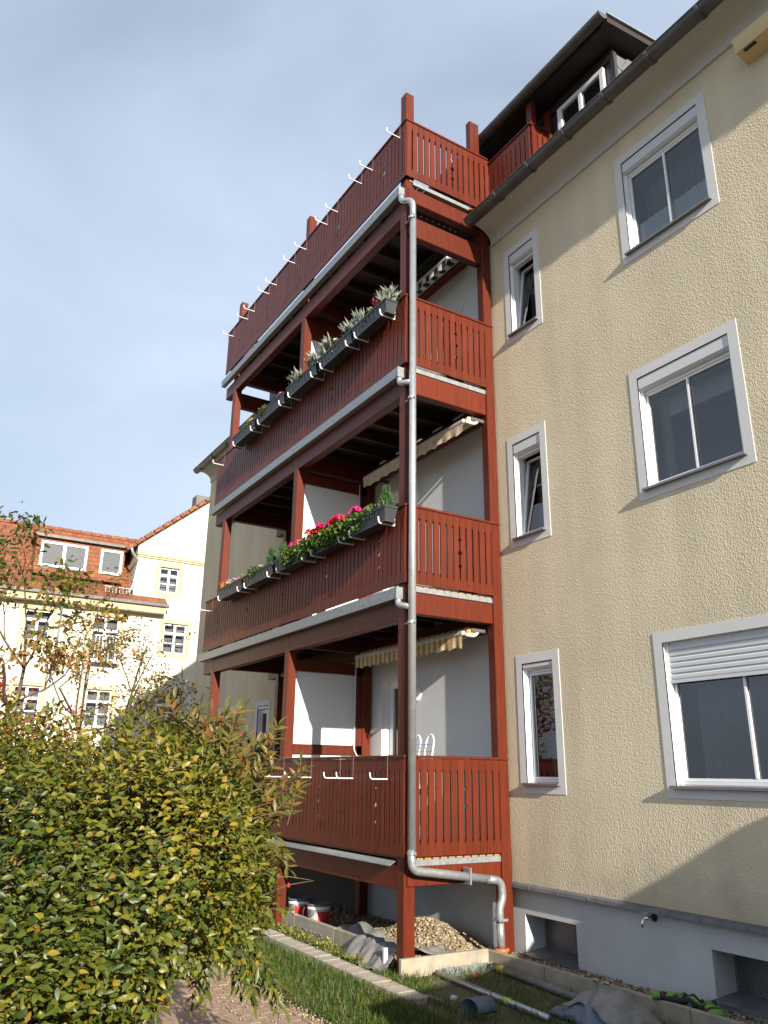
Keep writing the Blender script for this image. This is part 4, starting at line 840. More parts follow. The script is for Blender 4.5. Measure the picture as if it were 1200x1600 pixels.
# gravel: bed under the balcony, heap, strip along the plinth
def heap(P):
    x, y = P[:, 0], P[:, 1]
    return -0.045 + 0.26*np.exp(-(((x+1.05)/0.55)**2 + ((y+0.45)/0.42)**2)) 
gx, gy = np.meshgrid(np.linspace(-4.2, -0.03, 60), np.linspace(-1.24, 0.03, 30), indexing='ij'); gp = np.stack([gx.ravel(), gy.ravel(), 0*gx.ravel()], 1); gp[:, 2] = heap(gp)-0.01
gf = [(i*30+j, (i+1)*30+j, (i+1)*30+j+1, i*30+j+1) for i in range(59) for j in range(29)]
me = bpy.data.meshes.new('gravel_bed'); me.from_pydata(gp.tolist(), [], gf); me.materials.append(M['gravel_bed']); tag(link('gravel_bed', me), None, kind='structure')
gs = [stones(3600, uni(-2.0, -0.04, -1.22, 0.02), 0.021, lambda p: heap(p)+0.003), stones(900, uni(-4.0, -2.0, -1.22, 0.0), 0.020, lambda p: heap(p)+0.003), stones(700, uni(-0.02, 3.2, -0.34, 0.03), 0.018, lambda p: np.full(len(p), 0.012+0.0)),
      stones(260, uni(-3.0, -1.6, -1.30, -1.12), 0.020, lambda p: np.full(len(p), -0.02))]
tag(link('gravel', np_mesh('gravel', gs, 'stone')), 'heaped pale yellow gravel under the balcony and along the plinth', 'gravel', kind='stuff')
tag(MB().box(-0.02, 3.3, -0.344, 0.034, GZ-0.1, 0.0).build('gravel_strip', 'gravel_bed'), None, kind='structure')
# grass
def grass(n, x0, x1, y0, y1, h, z=GZ, lean=0.5, w=0.006, mask=None):
    P = uni(x0, x1, y0, y1)(n); P[:, 2] = z
    if mask is not None: P = P[mask(P)]
    n = len(P); d = unit(np.stack([rng.normal(size=n)*lean*0.5, rng.normal(size=n)*lean*0.5, np.ones(n)], 1)); hh = h*(0.45+0.75*rng.random(n)); nn = rdir(n); nn[:, 2] *= 0.2
    return leaf_arrays(P, d, unit(nn), hh, np.full(n, w)*(0.7+0.6*rng.random(n)), rng.random(n)**1.5, 0.1, 0.25+0.0)
def patch(P): return (np.sin(P[:, 0]*5.1+1)+np.sin(P[:, 1]*7.3+P[:, 0]*2.2)+rng.normal(size=len(P))*0.7) > -0.3
gl = [grass(15000, -3.4, 1.9, -2.72, -1.91, 0.09), grass(4200, -3.2, 0.6, -1.69, -1.32, 0.06, mask=patch), grass(4200, 0.06, 3.0, -1.75, -0.45, 0.10, lean=0.9, mask=patch), grass(2600, 0.9, 3.4, -2.6, -1.6, 0.11, lean=0.8), grass(9000, -14, -3.4, -2.7, -1.5, 0.12, w=0.01)]
tag(link('grass', np_mesh('grass', gl, 'grass')), 'green grass growing in strips beside the pavers and edging slabs', 'grass', kind='stuff')
# low weeds by the slab
wl = [blob_leaves((x, -1.5+random.uniform(-.1, .12), GZ+0.02), (0.09, 0.08, 0.05), 60, 0.035, 0.022) for x in np.linspace(-3.0, -0.7, 20)]
tag(link('ground_weeds', np_mesh('ground_weeds', wl, 'heath')), 'low creeping weeds in front of the grey edging slab', 'weeds', kind='stuff')

# geotextile fleece draped over slab and gravel
def cloth(name, x0, x1, y0, y1, zf, m, label, cat, nx=44, ny=34, warp=None, thick=0.004):
    V = []; F = []
    for i in range(nx+1):
        for j in range(ny+1):
            u, v = i/nx, j/ny; x = x0+(x1-x0)*u; y = y0+(y1-y0)*v
            if warp: x, y = warp(x, y, u, v)
            V.append((x, y, zf(x, y, u, v)))
    for i in range(nx):
        for j in range(ny): F.append((i*(ny+1)+j, (i+1)*(ny+1)+j, (i+1)*(ny+1)+j+1, i*(ny+1)+j+1))
    me = bpy.data.meshes.new(name); me.from_pydata(V, [], F); me.materials.append(M[m]); me.polygons.foreach_set('use_smooth', [True]*len(me.polygons))
    o = link(name, me); sm_ = o.modifiers.new('solid', 'SOLIDIFY'); sm_.thickness = thick
    return tag(o, label, cat)
def fz(x, y, u, v):
    base = 0.115
    if y < -1.31: base = 0.115 - min(0.185, (-1.31-y)*1.05)
    if y > -1.22: base = max(0.03, 0.115-(y+1.22)*0.25)
    return base + 0.020*math.sin(x*23+y*9) * (0.4+0.6*min(1, abs(y+1.28)*5)) + 0.010*math.sin(x*51+2)*math.cos(y*20)
cloth('fleece', -1.05, -0.34, -1.52, -0.55, fz, 'fleece', 'grey geotextile fleece draped over the edging slab beside the corner post', 'fleece', warp=lambda x, y, u, v: (x+0.09*(1-v)*(u-0.4)*1.4+0.02*math.sin(v*9), y+0.04*math.sin(u*7)))
def fz2(x, y, u, v): return 0.03 + 0.10*math.sin(math.pi*min(1, max(0, u)))*abs(math.sin(math.pi*v*0.9+0.2)) + 0.02*math.sin(x*19+y*13)
cloth('fleece_roll', -1.95, -1.15, -1.20, -0.75, fz2, 'fleece', 'crumpled roll of grey fleece lying on the gravel behind the lath', 'fleece', 30, 22)
slab('white_board', MB().cbox(-0.37, -0.335, -1.425, -1.385, GZ, 0.12, 0.003), 'styro', 'small white insulation board standing on edge against the corner post', 'board')
# paint buckets
def bucket(x, y, r, lb, turn):
    t = thing('paint_bucket', lb, 'bucket', (x, y, -0.04))
    z = -0.04; h = 0.27
    MB().lathe([(0, 0), (r*0.86, 0), (r*0.88, 0.01), (r*0.985, h-0.05), (r*1.03, h-0.05), (r*1.03, h-0.035), (r, h-0.03), (r, h)], (x, y, z), 28).build('pail', 'bucket', t, True)
    MB().lathe([(r*1.01, h-0.012), (r*1.06, h-0.012), (r*1.06, h+0.012), (r*0.98, h+0.014), (r*0.96, h+0.002), (0, h+0.002)], (x, y, z), 28).build('lid', 'lidgrey', t, True)
    lab = MB(); k = 10
    for i in range(k+1):
        a = turn + 1.25*i/k
        for zz, q in ((0.05, r*0.905+0.003), (h-0.07, r*0.97+0.003)): lab.v.append((x+q*math.cos(a), y+q*math.sin(a), z+zz))
    for i in range(k): lab.f.append((2*i, 2*i+2, 2*i+3, 2*i+1))
    lab.build('label', 'bucket_red', t, True)
    hd = [(x+r*1.04*math.cos(a), y+r*1.04*math.sin(a)*0.35-r*0.9, z+h-0.05-0.10*math.sin(i/10*math.pi)) for i, a in enumerate([math.pi*1+math.pi*i/10 for i in range(11)])]
    MB().tube(hd, 0.004, 6).build('handle', 'chrome', t)
bucket(-2.42, -1.08, 0.14, 'white paint bucket with red label and dark lid beside the yellow lath', -0.55)
bucket(-2.92, -1.10, 0.14, 'white paint bucket with red label, half behind the hedge leaves', -0.9)
slab('wooden_lath', MB().prism([(-2.25, -1.22, 0.01), (-2.25, -1.17, 0.01), (-1.50, -1.05, 0.02), (-1.50, -1.10, 0.02)], (0, 0, 0.022)), 'lath', 'yellow wooden lath lying on the gravel by the paint bucket', 'lath')
# pipes, rail, cable trunking, tarp, gloves, bits
t = thing('steel_angle', 'galvanised steel angle with slots lying in front of the pale edging slab', 'steel angle', (0.1, -0.8, GZ))
MB().prism([(0.10, -1.08, GZ+0.002), (0.17, -1.08, GZ+0.002), (0.17, -1.08, GZ+0.006), (0.104, -1.08, GZ+0.006), (0.104, -1.08, GZ+0.065), (0.10, -1.08, GZ+0.065)], (0.0, 0.66, 0.0)).build('rail', 'galv', t)
for y in (-0.50, -0.465): MB().box(0.1042, 0.106, y, y+0.015, GZ+0.02, GZ+0.052).build('slot', 'black', t)
t = thing('scaffold_tube', 'grey metal tube with lime tape lying across the patchy grass', 'tube', (0.7, -1.15, GZ))
MB().tube([(-0.0+0.12, -1.10, GZ+0.035), (1.75, -1.20, GZ+0.035)], 0.026, 12).build('tube', 'zinc_pipe', t, True)
MB().tube([(1.17, -1.163, GZ+0.035), (1.25, -1.168, GZ+0.035)], 0.028, 12).build('tape', 'limetape', t, True)
t = thing('drain_pipe', 'dark grey pipe with yellow tape lying along the plinth slabs', 'pipe', (0.7, -0.5, GZ))
MB().tube([(0.17, -0.47, GZ+0.04), (1.45, -0.58, GZ+0.035)], 0.034, 14).build('pipe', 'pipe_grey', t, True)
MB().tube([(0.27, -0.478, GZ+0.04), (0.37, -0.487, GZ+0.04)], 0.0355, 14).build('tape', 'yellowtape', t, True)
slab('thin_batten', MB().cbox(0.62, 1.02, -1.635, -1.60, GZ+0.004, GZ+0.03, 0.003), 'pipe_grey', 'thin grey batten lying in the grass at the end of the paver row', 'batten')
t_ = stones(1, uni(0.96, 0.98, -1.56, -1.54), 0.06, lambda p: np.full(len(p), GZ+0.05), 0.8); slab('plaster_lump', MB(), 'styro', 'white lump of plaster lying in the grass beside the metal tube', 'lump').data = np_mesh('plaster_lump', [t_], 'p_white')
tag(link('red_leaf', np_mesh('red_leaf', [tuft((0.36, -0.83, GZ+0.01), 5, 0.05, 0.03, 1.2)], 'p_red')), 'small red leaf on the grass beside the steel angle', 'leaf')
sv = MB(); n = 14                                    # cut piece of round duct lying on its side
for i in range(n+1):
    a = -0.4 + 4.6*i/n
    for q in (0, 1): sv.v.append((1.38+0.075*math.cos(a)*1.0, -1.70+0.19*q+0.03*math.cos(a), GZ+0.075+0.075*math.sin(a)))
for i in range(n): sv.f.append((2*i, 2*i+2, 2*i+3, 2*i+1))
o = sv.build('duct_offcut', 'tarp', None, True); o.modifiers.new('solid', 'SOLIDIFY').thickness = 0.004; tag(o, 'cut open offcut of dark blue duct lying in the grass', 'offcut')
def tz(x, y, u, v): return GZ + 0.02 + 0.22*math.sin(math.pi*min(1, u*1.05))**0.8*math.sin(math.pi*v)**0.7 + 0.012*math.sin(x*31+y*17)
cloth('tool_bag', 1.55, 2.35, -1.10, -0.48, tz, 'tarp', 'slumped blue grey canvas sheet with metal clips beside the plinth slabs', 'sheet', 36, 28, warp=lambda x, y, u, v: (x+0.12*v, y+0.05*math.sin(u*6)))
def tz2(x, y, u, v): return tz(x-0.05, y-0.02, min(1, 0.15+u*0.75), min(1, 0.12+v*0.7))+0.02 + 0.006*math.sin(u*60)*(v > 0.3)
cloth('grey_canvas', 1.72, 2.36, -1.04, -0.66, tz2, 'greycanvas', 'ribbed grey canvas flap folded over the blue grey sheet', 'canvas', 40, 20, warp=lambda x, y, u, v: (x+0.12*v, y+0.05*math.sin(u*6)))
for x in (1.62, 1.74): slab('metal_clip', MB().cbox(x-0.03, x+0.03, -0.55, -0.51, 0.105, 0.135, 0.006).tube([(x, -0.53, 0.03), (x, -0.53, 0.11)], 0.008, 6), 'chrome', 'shiny metal clip on the blue grey sheet, %s the drain pipe end' % ('beside' if x < 1.7 else 'farther from'), 'clip', 'clips on the sheet')
def glove(cx, cy, z, rot, lb, k=1.45):
    t = thing('work_glove', lb, 'glove', (cx, cy, z), 'work gloves on the slabs'); c, s = math.cos(rot), math.sin(rot)
    def tr(x, y, zz): x *= k; y *= k; return (cx+x*c-y*s, cy+x*s+y*c, z+zz*1.2)
    def flat(mb):
        mb.v = [(a, b, z+0.55*(h-z)) for a, b, h in mb.v]; return mb
    flat(MB().tube([tr(-0.10, 0, 0.05), tr(-0.06, 0, 0.055), tr(0, 0, 0.05), tr(0.05, 0, 0.045)], [0.052*k/1.2, 0.045*k/1.2, 0.056*k/1.2, 0.05*k/1.2], 12)).build('palm', 'glove_black', t, True)
    flat(MB().tube([tr(-0.05, 0, 0.062), tr(0.03, 0, 0.058)], [0.046*k/1.2, 0.048*k/1.2], 10)).build('back_panel', 'glove_green', t, True)
    flat(MB().tube([tr(-0.125, 0, 0.05), tr(-0.085, 0, 0.052)], [0.054*k/1.2, 0.05*k/1.2], 12)).build('cuff', 'glove_green', t, True)
    for i, (dy, ln) in enumerate(((-0.036, 0.065), (-0.012, 0.085), (0.013, 0.08), (0.036, 0.06))):
        MB().tube([tr(0.045, dy, 0.03), tr(0.045+ln*0.5, dy*1.25, 0.045), tr(0.045+ln, dy*1.4, 0.012)], [0.015*k/1.1, 0.014*k/1.1, 0.010*k/1.1], 8).build('finger', 'glove_green' if i == 1 else 'glove_black', t, True)
    MB().tube([tr(-0.01, 0.035, 0.03), tr(0.02, 0.07, 0.035), tr(0.045, 0.085, 0.012)], [0.016*k/1.1, 0.015*k/1.1, 0.011*k/1.1], 8).build('thumb', 'glove_black', t, True)
glove(2.26, -0.30, 0.062, 0.4, 'lime green and black work glove lying across the slab edge near the cellar window')
glove(2.50, -0.22, 0.030, 2.5, 'lime green and black work glove lying on the gravel in front of the cellar window')

# ================================================================== ADDED UNSEEN WALL (top edge shaped to throw the low shadow)
pw = thing('shadow_wall', 'grey rendered wall with sloping coping, added out of view to cast the low shadow', 'wall', (6.1, -1.6, GZ))
pp = [(6.0, -0.002, GZ-0.1), (6.0, -3.1, GZ-0.1), (6.0, -3.1, 1.78), (6.0, -1.5, 1.95), (6.0, -0.84, 2.11), (6.0, -0.60, 2.32), (6.0, -0.48, 2.47), (6.0, -0.002, 2.62)]
MB().prism(pp, (0.2, 0, 0)).build('shadow_wall_body', 'shadow_wall_render', pw)
MB().prism([(5.97, y, z+0.002) for _, y, z in pp[2:]] + [(5.97, y, z+0.05) for _, y, z in pp[2:][::-1]], (0.26, 0, 0)).build('shadow_wall_coping', 'concrete', pw)

# ================================================================== NEIGHBOUR HOUSE
HX = -26.0
hs = thing('neighbour_house', 'cream house with red tiled mansard roof and sand coloured window surrounds', 'house', (HX, 0, GZ))
def hwin(y0, y1, z0, z1, rows=3, balcony=False, X=HX, tr=0.16):
    fr = MB()
    for a in ((y0-tr, y0, z0-tr, z1+tr), (y1, y1+tr, z0-tr, z1+tr), (y0, y1, z1, z1+tr), (y0, y1, z0-tr, z0)): fr.box(X-0.02, X+0.03, a[0], a[1], a[2], a[3])
    w = fr.build('window', 'far_trim', hs)
    rc = MB(); d = 0.14
    rc.quad((X, y0, z0), (X-d, y0, z0), (X-d, y0, z1), (X, y0, z1)); rc.quad((X-d, y1, z0), (X, y1, z0), (X, y1, z1), (X-d, y1, z1)); rc.quad((X-d, y0, z1), (X-d, y1, z1), (X, y1, z1), (X, y0, z1)); rc.quad((X-d, y1, z0), (X-d, y0, z0), (X, y0, z0), (X, y1, z0))
    rc.build('reveal', 'far_trim', w)
    f = MB(); t = 0.07; ym = (y0+y1)/2; zm = z0+(z1-z0)*0.68
    for a in ((y0, y0+t, z0, z1), (y1-t, y1, z0, z1), (y0+t, y1-t, z0, z0+t), (y0+t, y1-t, z1-t, z1), (ym-0.05, ym+0.05, z0+t, z1-t), (y0+t, ym-0.05, zm-0.05, zm+0.05), (ym+0.05, y1-t, zm-0.05, zm+0.05)): f.box(X-d+0.002, X-d+0.06, a[0], a[1], a[2], a[3])
    zq = z0+(zm-z0)*0.52
    for a in ((y0+t, ym-0.05), (ym+0.05, y1-t)): f.box(X-d+0.01, X-d+0.05, a[0], a[1], zq-0.015, zq+0.015)
    f.build('frame', 'pvc', w)
    for a, b in ((y0+t, ym-0.05), (ym+0.05, y1-t)):
        for c_z, d_z in ((z0+t, zm-0.05), (zm+0.05, z1-t)): MB().quad((X-d+0.025, a, c_z), (X-d+0.025, b, c_z), (X-d+0.025, b, d_z), (X-d+0.025, a, d_z)).build('pane', 'glass', w)
    MB().quad((X-d-0.25, y0, z0), (X-d-0.25, y1, z0), (X-d-0.25, y1, z1), (X-d-0.25, y0, z1)).build('room_interior', 'sheer', w)
    if balcony:
        b = MB(); b.box(X+0.04, X+0.42, y0-0.05, y1+0.05, z0-0.12, z0-0.05).box(X+0.36, X+0.40, y0-0.05, y1+0.05, z0+0.92, z0+0.96)
        n_ = int((y1-y0)/0.13)
        for i in range(n_+1): y = y0+(y1-y0)*i/n_; b.box(X+0.37, X+0.39, y-0.01, y+0.01, z0-0.05, z0+0.92)
        b.build('french_balcony', 'pvc', w)
HW = [(2.99, 3.86, 9.02, 10.12), (0.50, 1.58, 5.95, 7.72), (3.40, 4.42, 6.45, 7.72), (0.60, 1.60, 3.35, 4.80), (3.40, 4.42, 3.35, 4.80), (-2.05, -1.05, 6.50, 7.72), (-2.05, -1.05, 3.35, 4.8), (-4.8, -3.8, 6.5, 7.72), (-4.8, -3.8, 3.35, 4.8), (0.6, 1.6, 0.6, 1.9), (3.4, 4.4, 0.6, 1.9)]
def ygrid(rects, y0, y1, z0, z1, X):
    mb = MB(); ys = sorted({y0, y1, *[v for r in rects for v in r[:2] if y0 < v < y1]}); zs = sorted({z0, z1, *[v for r in rects for v in r[2:] if z0 < v < z1]})
    for i in range(len(ys)-1):
        for j in range(len(zs)-1):
            cy, cz = (ys[i]+ys[i+1])/2, (zs[j]+zs[j+1])/2
            if any(r[0] < cy < r[1] and r[2] < cz < r[3] for r in rects): continue
            mb.quad((X, ys[i], zs[j]), (X, ys[i+1], zs[j]), (X, ys[i+1], zs[j+1]), (X, ys[i], zs[j+1]))
    return mb
ygrid(HW, -14, 12, GZ-0.2, 8.35, HX).build('wall', 'far_wall', hs)
GY0 = 1.98; GYA = 6.6; GZT = 10.95; SL = (13.5-11.02)/(4.9-1.97)
up_ = ygrid(HW, GY0, 12, 8.35, GZT, HX); zr = GZT+(GYA-GY0)*SL
up_.poly([(HX, GY0, GZT), (HX, 2*GYA-GY0, GZT), (HX, GYA, zr)]); up_.build('gable_wall', 'far_wall', hs)
MB().quad((HX-5, GY0, 8.0), (HX, GY0, 8.0), (HX, GY0, GZT), (HX-5, GY0, GZT)).build('gable_side', 'far_wall', hs)
MB().box(HX+0.001, HX+0.06, GY0+0.01, 12, 10.42, 10.50).box(HX+0.001, HX+0.10, GY0-0.03, 12, 10.50, 10.62).build('string_course', 'far_trim', hs)
for sg in (1,):
    r = MB(); o_ = 0.45; 
    r.prism([(HX+0.12, GY0-o_, GZT-o_*SL), (HX+0.12, GYA, zr), (HX+0.12, GYA, zr+0.16), (HX+0.12, GY0-o_, GZT-o_*SL+0.16)], (-8, 0, 0)); r.build('gable_roof', 'tile', hs)
    r = MB(); r.prism([(HX+0.12, GYA, zr), (HX+0.12, 2*GYA-GY0+o_, GZT-o_*SL), (HX+0.12, 2*GYA-GY0+o_, GZT-o_*SL+0.16), (HX+0.12, GYA, zr+0.16)], (-8, 0, 0)); r.build('gable_roof', 'tile', hs)
# verge tiles along the gable
vt = MB().cbox(-0.10, 0.08, -0.19, 0.19, -0.05, 0.12, 0.02).mesh('verge_tile', 'tile')
for i in range(15): yy = GY0-0.35+i*0.36; o = link('verge_tile', vt, hs, (HX+0.13, yy, GZT+(yy-GY0)*SL+0.10)); o.rotation_euler.x = math.atan(SL)+0.03
# mansard
MB().prism([(HX+0.45, -14, 8.42), (HX-0.6, -14, 9.2), (HX-2.0, -14, 11.62), (HX-2.0, -14, 8.3), (HX+0.0, -14, 8.3)], (0, 14+3.35, 0)).build('mansard_roof', 'tile', hs)
MB().prism([(HX-1.98, -14, 11.58), (HX-6.0, -14, 12.2), (HX-6, -14, 11.0), (HX-2.0, -14, 11.0)], (0, 18, 0)).build('upper_roof', 'tile', hs)
for i in range(44): MB().tube([(HX-2.0, -14+i*0.4, 11.62), (HX-2.0, -14+i*0.4+0.37, 11.65)], 0.09, 8).build('ridge_tile', 'tile', hs)
MB().prism([(HX+0.45, -14, 8.42), (HX+0.55, -14, 8.42), (HX+0.57, -14, 8.30), (HX+0.45, -14, 8.27)], (0, 17.4, 0)).build('eaves_gutter', 'dark_zinc', hs)
MB().box(HX+0.01, HX+0.44, -14, 3.3, 8.02, 8.26).build('eaves_cornice', 'far_trim', hs)
# roof dormer with two white windows
DXF = HX-0.35
dd = MB(); dd.box(HX-2.4, DXF, -1.98, 1.55, 9.25, 10.75).build('roof_dormer', 'tile', hs)
MB().box(HX-2.4, DXF+0.18, -2.08, 1.65, 10.75, 10.86).build('dormer_lid', 'dark_zinc', hs)
for y0, y1 in ((-1.80, 0.02), (0.55, 1.45)):
    w = MB(); z0, z1, t = 9.55, 10.6, 0.09
    for a in ((y0, y0+t, z0, z1), (y1-t, y1, z0, z1), (y0+t, y1-t, z0, z0+t), (y0+t, y1-t, z1-t, z1)): w.box(DXF-0.02, DXF+0.05, *a)
    if y1-y0 > 1.2: w.box(DXF-0.02, DXF+0.05, (y0+y1)/2-0.06, (y0+y1)/2+0.06, z0+t, z1-t)
    wo = w.build('window', 'pvc', hs); MB().quad((DXF+0.02, y0+t, z0+t), (DXF+0.02, y1-t, z0+t), (DXF+0.02, y1-t, z1-t), (DXF+0.02, y0+t, z1-t)).build('pane', 'glass', wo); MB().quad((DXF+0.006, y0+t, z0+t), (DXF+0.006, y1-t, z0+t), (DXF+0.006, y1-t, z1-t), (DXF+0.006, y0+t, z1-t)).build('curtain', 'sheer', wo)
# snow guard and downpipes
sg_ = MB()
for i in range(9): y = 1.95-1.15+i*0.14; sg_.box(HX+0.18, HX+0.20, y, y+0.02, 8.70, 8.95)
sg_.box(HX+0.175, HX+0.205, 0.75, 2.0, 8.93, 8.96).build('snow_guard', 'galv', hs)
MB().tube(bend([(HX+0.28, GY0-0.35, 10.7), (HX+0.22, GY0-0.25, 10.45), (HX+0.12, GY0+0.05, 10.2), (HX+0.12, GY0-0.1, 9.0), (HX+0.10, GY0-0.28, 8.75)], 0.15), 0.055, 10).build('downpipe', 'zinc_pipe', hs, True)
MB().tube([(HX+0.10, -0.75, 8.2), (HX+0.10, -0.75, 0)], 0.05, 10).build('downpipe', 'zinc_pipe', hs, True)
MB().cbox(HX-3.2, HX-2.6, 5.1, 5.7, 13.2, 14.6, 0.02).build('chimney', 'dark_zinc', hs)
for r in HW: hwin(*r, balcony=(r[3]-r[2] > 1.6))

# ================================================================== TREES AND HEDGE
def branchy(mb, p, d, ln, r, depth, tips, wob=0.25, split=(2, 3), up_=0.15, shrink=0.72, seg=5):
    pts = [Vector(p)]; rr = [r]; dd = Vector(d).normalized(); n = 5
    for i in range(n):
        dd = (dd + Vector((random.gauss(0, 1), random.gauss(0, 1), random.gauss(0, 1)))*wob*0.4 + Vector((0, 0, up_*0.15))).normalized(); pts.append(pts[-1]+dd*ln/n); rr.append(r*(1-0.4*(i+1)/n))
    mb.tube(pts, rr, seg if depth > 1 else 4, cap=False)
    if depth <= 1: tips += [(q, dd.copy()) for q in pts[1:]]
    if depth == 0: return
    for k in range(random.randint(*split)):
        i = random.randint(2, n); q = pts[i]; a = (dd + Vector((random.gauss(0, 1), random.gauss(0, 1), random.gauss(0, 0.7)))*0.75 + Vector((0, 0, up_))).normalized()
        branchy(mb, q, a, ln*shrink*random.uniform(0.8, 1.15), rr[i]*0.68, depth-1, tips, wob, split, up_, shrink, seg)
def tip_leaves(tips, per, ln, wd, spread, hang=0.2, bias=None):
    P = []; 
    for q, d in tips:
        for _ in range(per): P.append((q.x+random.gauss(0, spread), q.y+random.gauss(0, spread), q.z+random.gauss(0, spread)-0.3*spread))
    P = np.array(P); n = len(P); d = unit(rdir(n)*np.array([1, 1, 0.6]) + np.array([0, 0, -hang])); tint = rng.random(n)
    if bias is not None: tint = np.clip(bias(P)+rng.normal(size=n)*0.2, 0, 1)
    return leaf_fine(P, d, unit(rdir(n)+np.array([0.5, 0, 0.6])), ln*(0.6+0.7*rng.random(n)), wd*(0.6+0.7*rng.random(n)), tint)
def tree(name, base, dirs, ln, r, depth, per, lsize, lmat, label, spread=0.09, up_=0.15, split=(2, 3), shrink=0.72, hang=0.3, bias=None, wob=0.25):
    t = thing(name, label, 'tree', base); mb = MB(); tips = []
    for d in dirs: branchy(mb, base, d, ln*random.uniform(.85, 1.1), r, depth, tips, wob, split, up_, shrink)
    mb.build('trunk', 'bark', t, True)
    tag(link('crown', np_mesh('crown', [tip_leaves(tips, per, lsize, lsize*0.42, spread, hang, bias)], lmat), t), None, kind='stuff')
    return t
random.seed(11)
tree('garden_tree', (-9.0, -5.07, GZ), [(0.0, 0.05, 1), (0.1, 0.16, 1)], 2.6, 0.10, 5, 2, 0.14, 'autumn', 'sparse tree with green and rusty autumn leaves in front of the red roof', 0.10, 0.12, (3, 3), 0.70, 0.5, bias=lambda P: np.clip(0.95-(P[:, 2]-2.8)/3.2, 0, 1), wob=0.3)
random.seed(5)
tree('young_tree', (-12.0, -1.45, GZ), [(-0.05, -0.22, 1), (0.05, 0.0, 1), (-0.1, 0.16, 1), (0.1, -0.08, 1)], 3.0, 0.075, 4, 3, 0.10, 'sparse', 'slim nearly bare young tree in front of the cream wall', 0.10, 0.2, (2, 3), 0.62, 0.3)
random.seed(23)
tree('red_shrub', (-7.0, -4.95, GZ), [(0, 0.02, 1), (0.1, 0.04, 1), (-0.1, -0.06, 1)], 2.3, 0.04, 3, 4, 0.10, 'redleaf', 'shrub with bright red autumn leaves rising behind the hedge', 0.08, 0.2, (3, 3), 0.6, 0.4)
random.seed(9)
# big hedge shrub, leaf shell over overlapping lobes
lobes = [((2.2, -5.6, 0.95), (1.0, 0.95, 1.08)), ((2.3, -4.8, 1.15), (0.9, 0.72, 0.86)), ((2.05, -4.40, 1.22), (0.72, 0.50, 0.72)), ((2.55, -5.35, 0.55), (0.85, 0.78, 0.72)), ((2.5, -6.4, 1.0), (1.0, 0.8, 1.05)), ((2.1, -4.36, 1.48), (0.5, 0.38, 0.36)), ((1.2, -5.2, 1.0), (0.9, 0.9, 1.05)), ((1.95, -4.18, 1.10), (0.55, 0.44, 0.48))]
def hedge_leaves(n, depth, ln, wd):
    out = []
    area = np.array([r[0]*r[1]+r[1]*r[2]+r[0]*r[2] for _, r in lobes]); k = rng.choice(len(lobes), n, p=area/area.sum())
    C = np.array([l[0] for l in lobes])[k]; Rr = np.array([l[1] for l in lobes])[k]; d = rdir(n)
    bump = 1 + 0.06*np.sin(d[:, 0]*9+k)+0.06*np.sin(d[:, 1]*11+2*k)+0.05*np.sin(d[:, 2]*13+d[:, 0]*7) + 0.055*np.sin(d[:, 1]*27+d[:, 2]*9)*np.sin(d[:, 2]*25+k) - 0.03
    s = bump*(1-depth*rng.random(n)**1.6); P = C + d*Rr*s[:, None]
    keep = np.ones(n, bool)
    for c, r in lobes: keep &= (((P-np.array(c))/np.array(r))**2).sum(1) > (1-depth*1.15)**2
    keep &= P[:, 2] > np.maximum(GZ+0.02, np.clip((P[:, 1]+4.90)*1.7+(P[:, 0]-2.3)*0.6, 0, 0.82))
    P = P[keep]; d = unit(d[keep]/Rr[keep]); n = len(P)
    side = np.cross(d, np.array([0, 0, 1.0])); dirs = unit(side*rng.normal(size=(n, 1))*0.9 + d*0.55 + rdir(n)*0.45 + np.array([0, 0, -0.12])); nn = unit(d*0.8 + rdir(n)*0.55 + np.array([0, 0, 0.45]))
    pt = np.sin(P[:, 1]*3.1+P[:, 2]*2.3)*0.12+np.sin(P[:, 2]*5+P[:, 1]*1.7+1)*0.10
    tint = np.clip(0.44+pt+rng.normal(size=n)*0.22, 0, 0.93); tint[rng.random(n) < 0.02] = 0.97
    return leaf_fine(P, dirs, nn, ln*(0.5+0.9*rng.random(n)), wd*(0.55+0.8*rng.random(n)), tint, 0.05+0.25*rng.random((n, 1)), 0.05+0.35*rng.random((n, 1)))
hg = thing('hedge_shrub', 'big yellow green leafy shrub overhanging the brick path', 'shrub', (2.2, -5.2, GZ))
tag(link('foliage', np_mesh('foliage', [hedge_leaves(98000, 0.30, 0.044, 0.0235), hedge_leaves(26000, 0.5, 0.046, 0.024)], 'hedge'), hg), None, kind='stuff')
mb = MB()
for i in range(9):
    a = random.uniform(0, 6.28); p = (2.0+0.3*math.cos(a), -5.5+0.35*math.sin(a), GZ); tips = []
    branchy(mb, p, (0.4*math.cos(a), 0.6*math.sin(a), 1), 0.7, 0.022, 2, tips, 0.4, (2, 3), 0.2, 0.7, 5)
tag(mb.build('stems', 'twig', hg, True), None, kind='stuff')
# bare twig tangle just below the leaf surface
mb = MB()
for i in range(260):
    c, r = lobes[random.randrange(len(lobes))]; d = Vector((random.gauss(0, 1), random.gauss(0, 1), random.gauss(0, 1))).normalized(); p = Vector((c[0]+d.x*r[0]*0.8, c[1]+d.y*r[1]*0.8, c[2]+d.z*r[2]*0.8))
    if p.z < 0.85 and p.y > -5.0: continue
    if p.z < 0.2: continue
    q = p + (d*0.6 + Vector((random.gauss(0, .5), random.gauss(0, .5), random.gauss(0, .5)))).normalized()*random.uniform(0.15, 0.4); mb.tube([p, (p+q)/2+Vector((0, 0, 0.02)), q], [0.004, 0.003, 0.0015], 4, False)
tag(mb.build('twigs', 'twig', hg), None, kind='stuff')
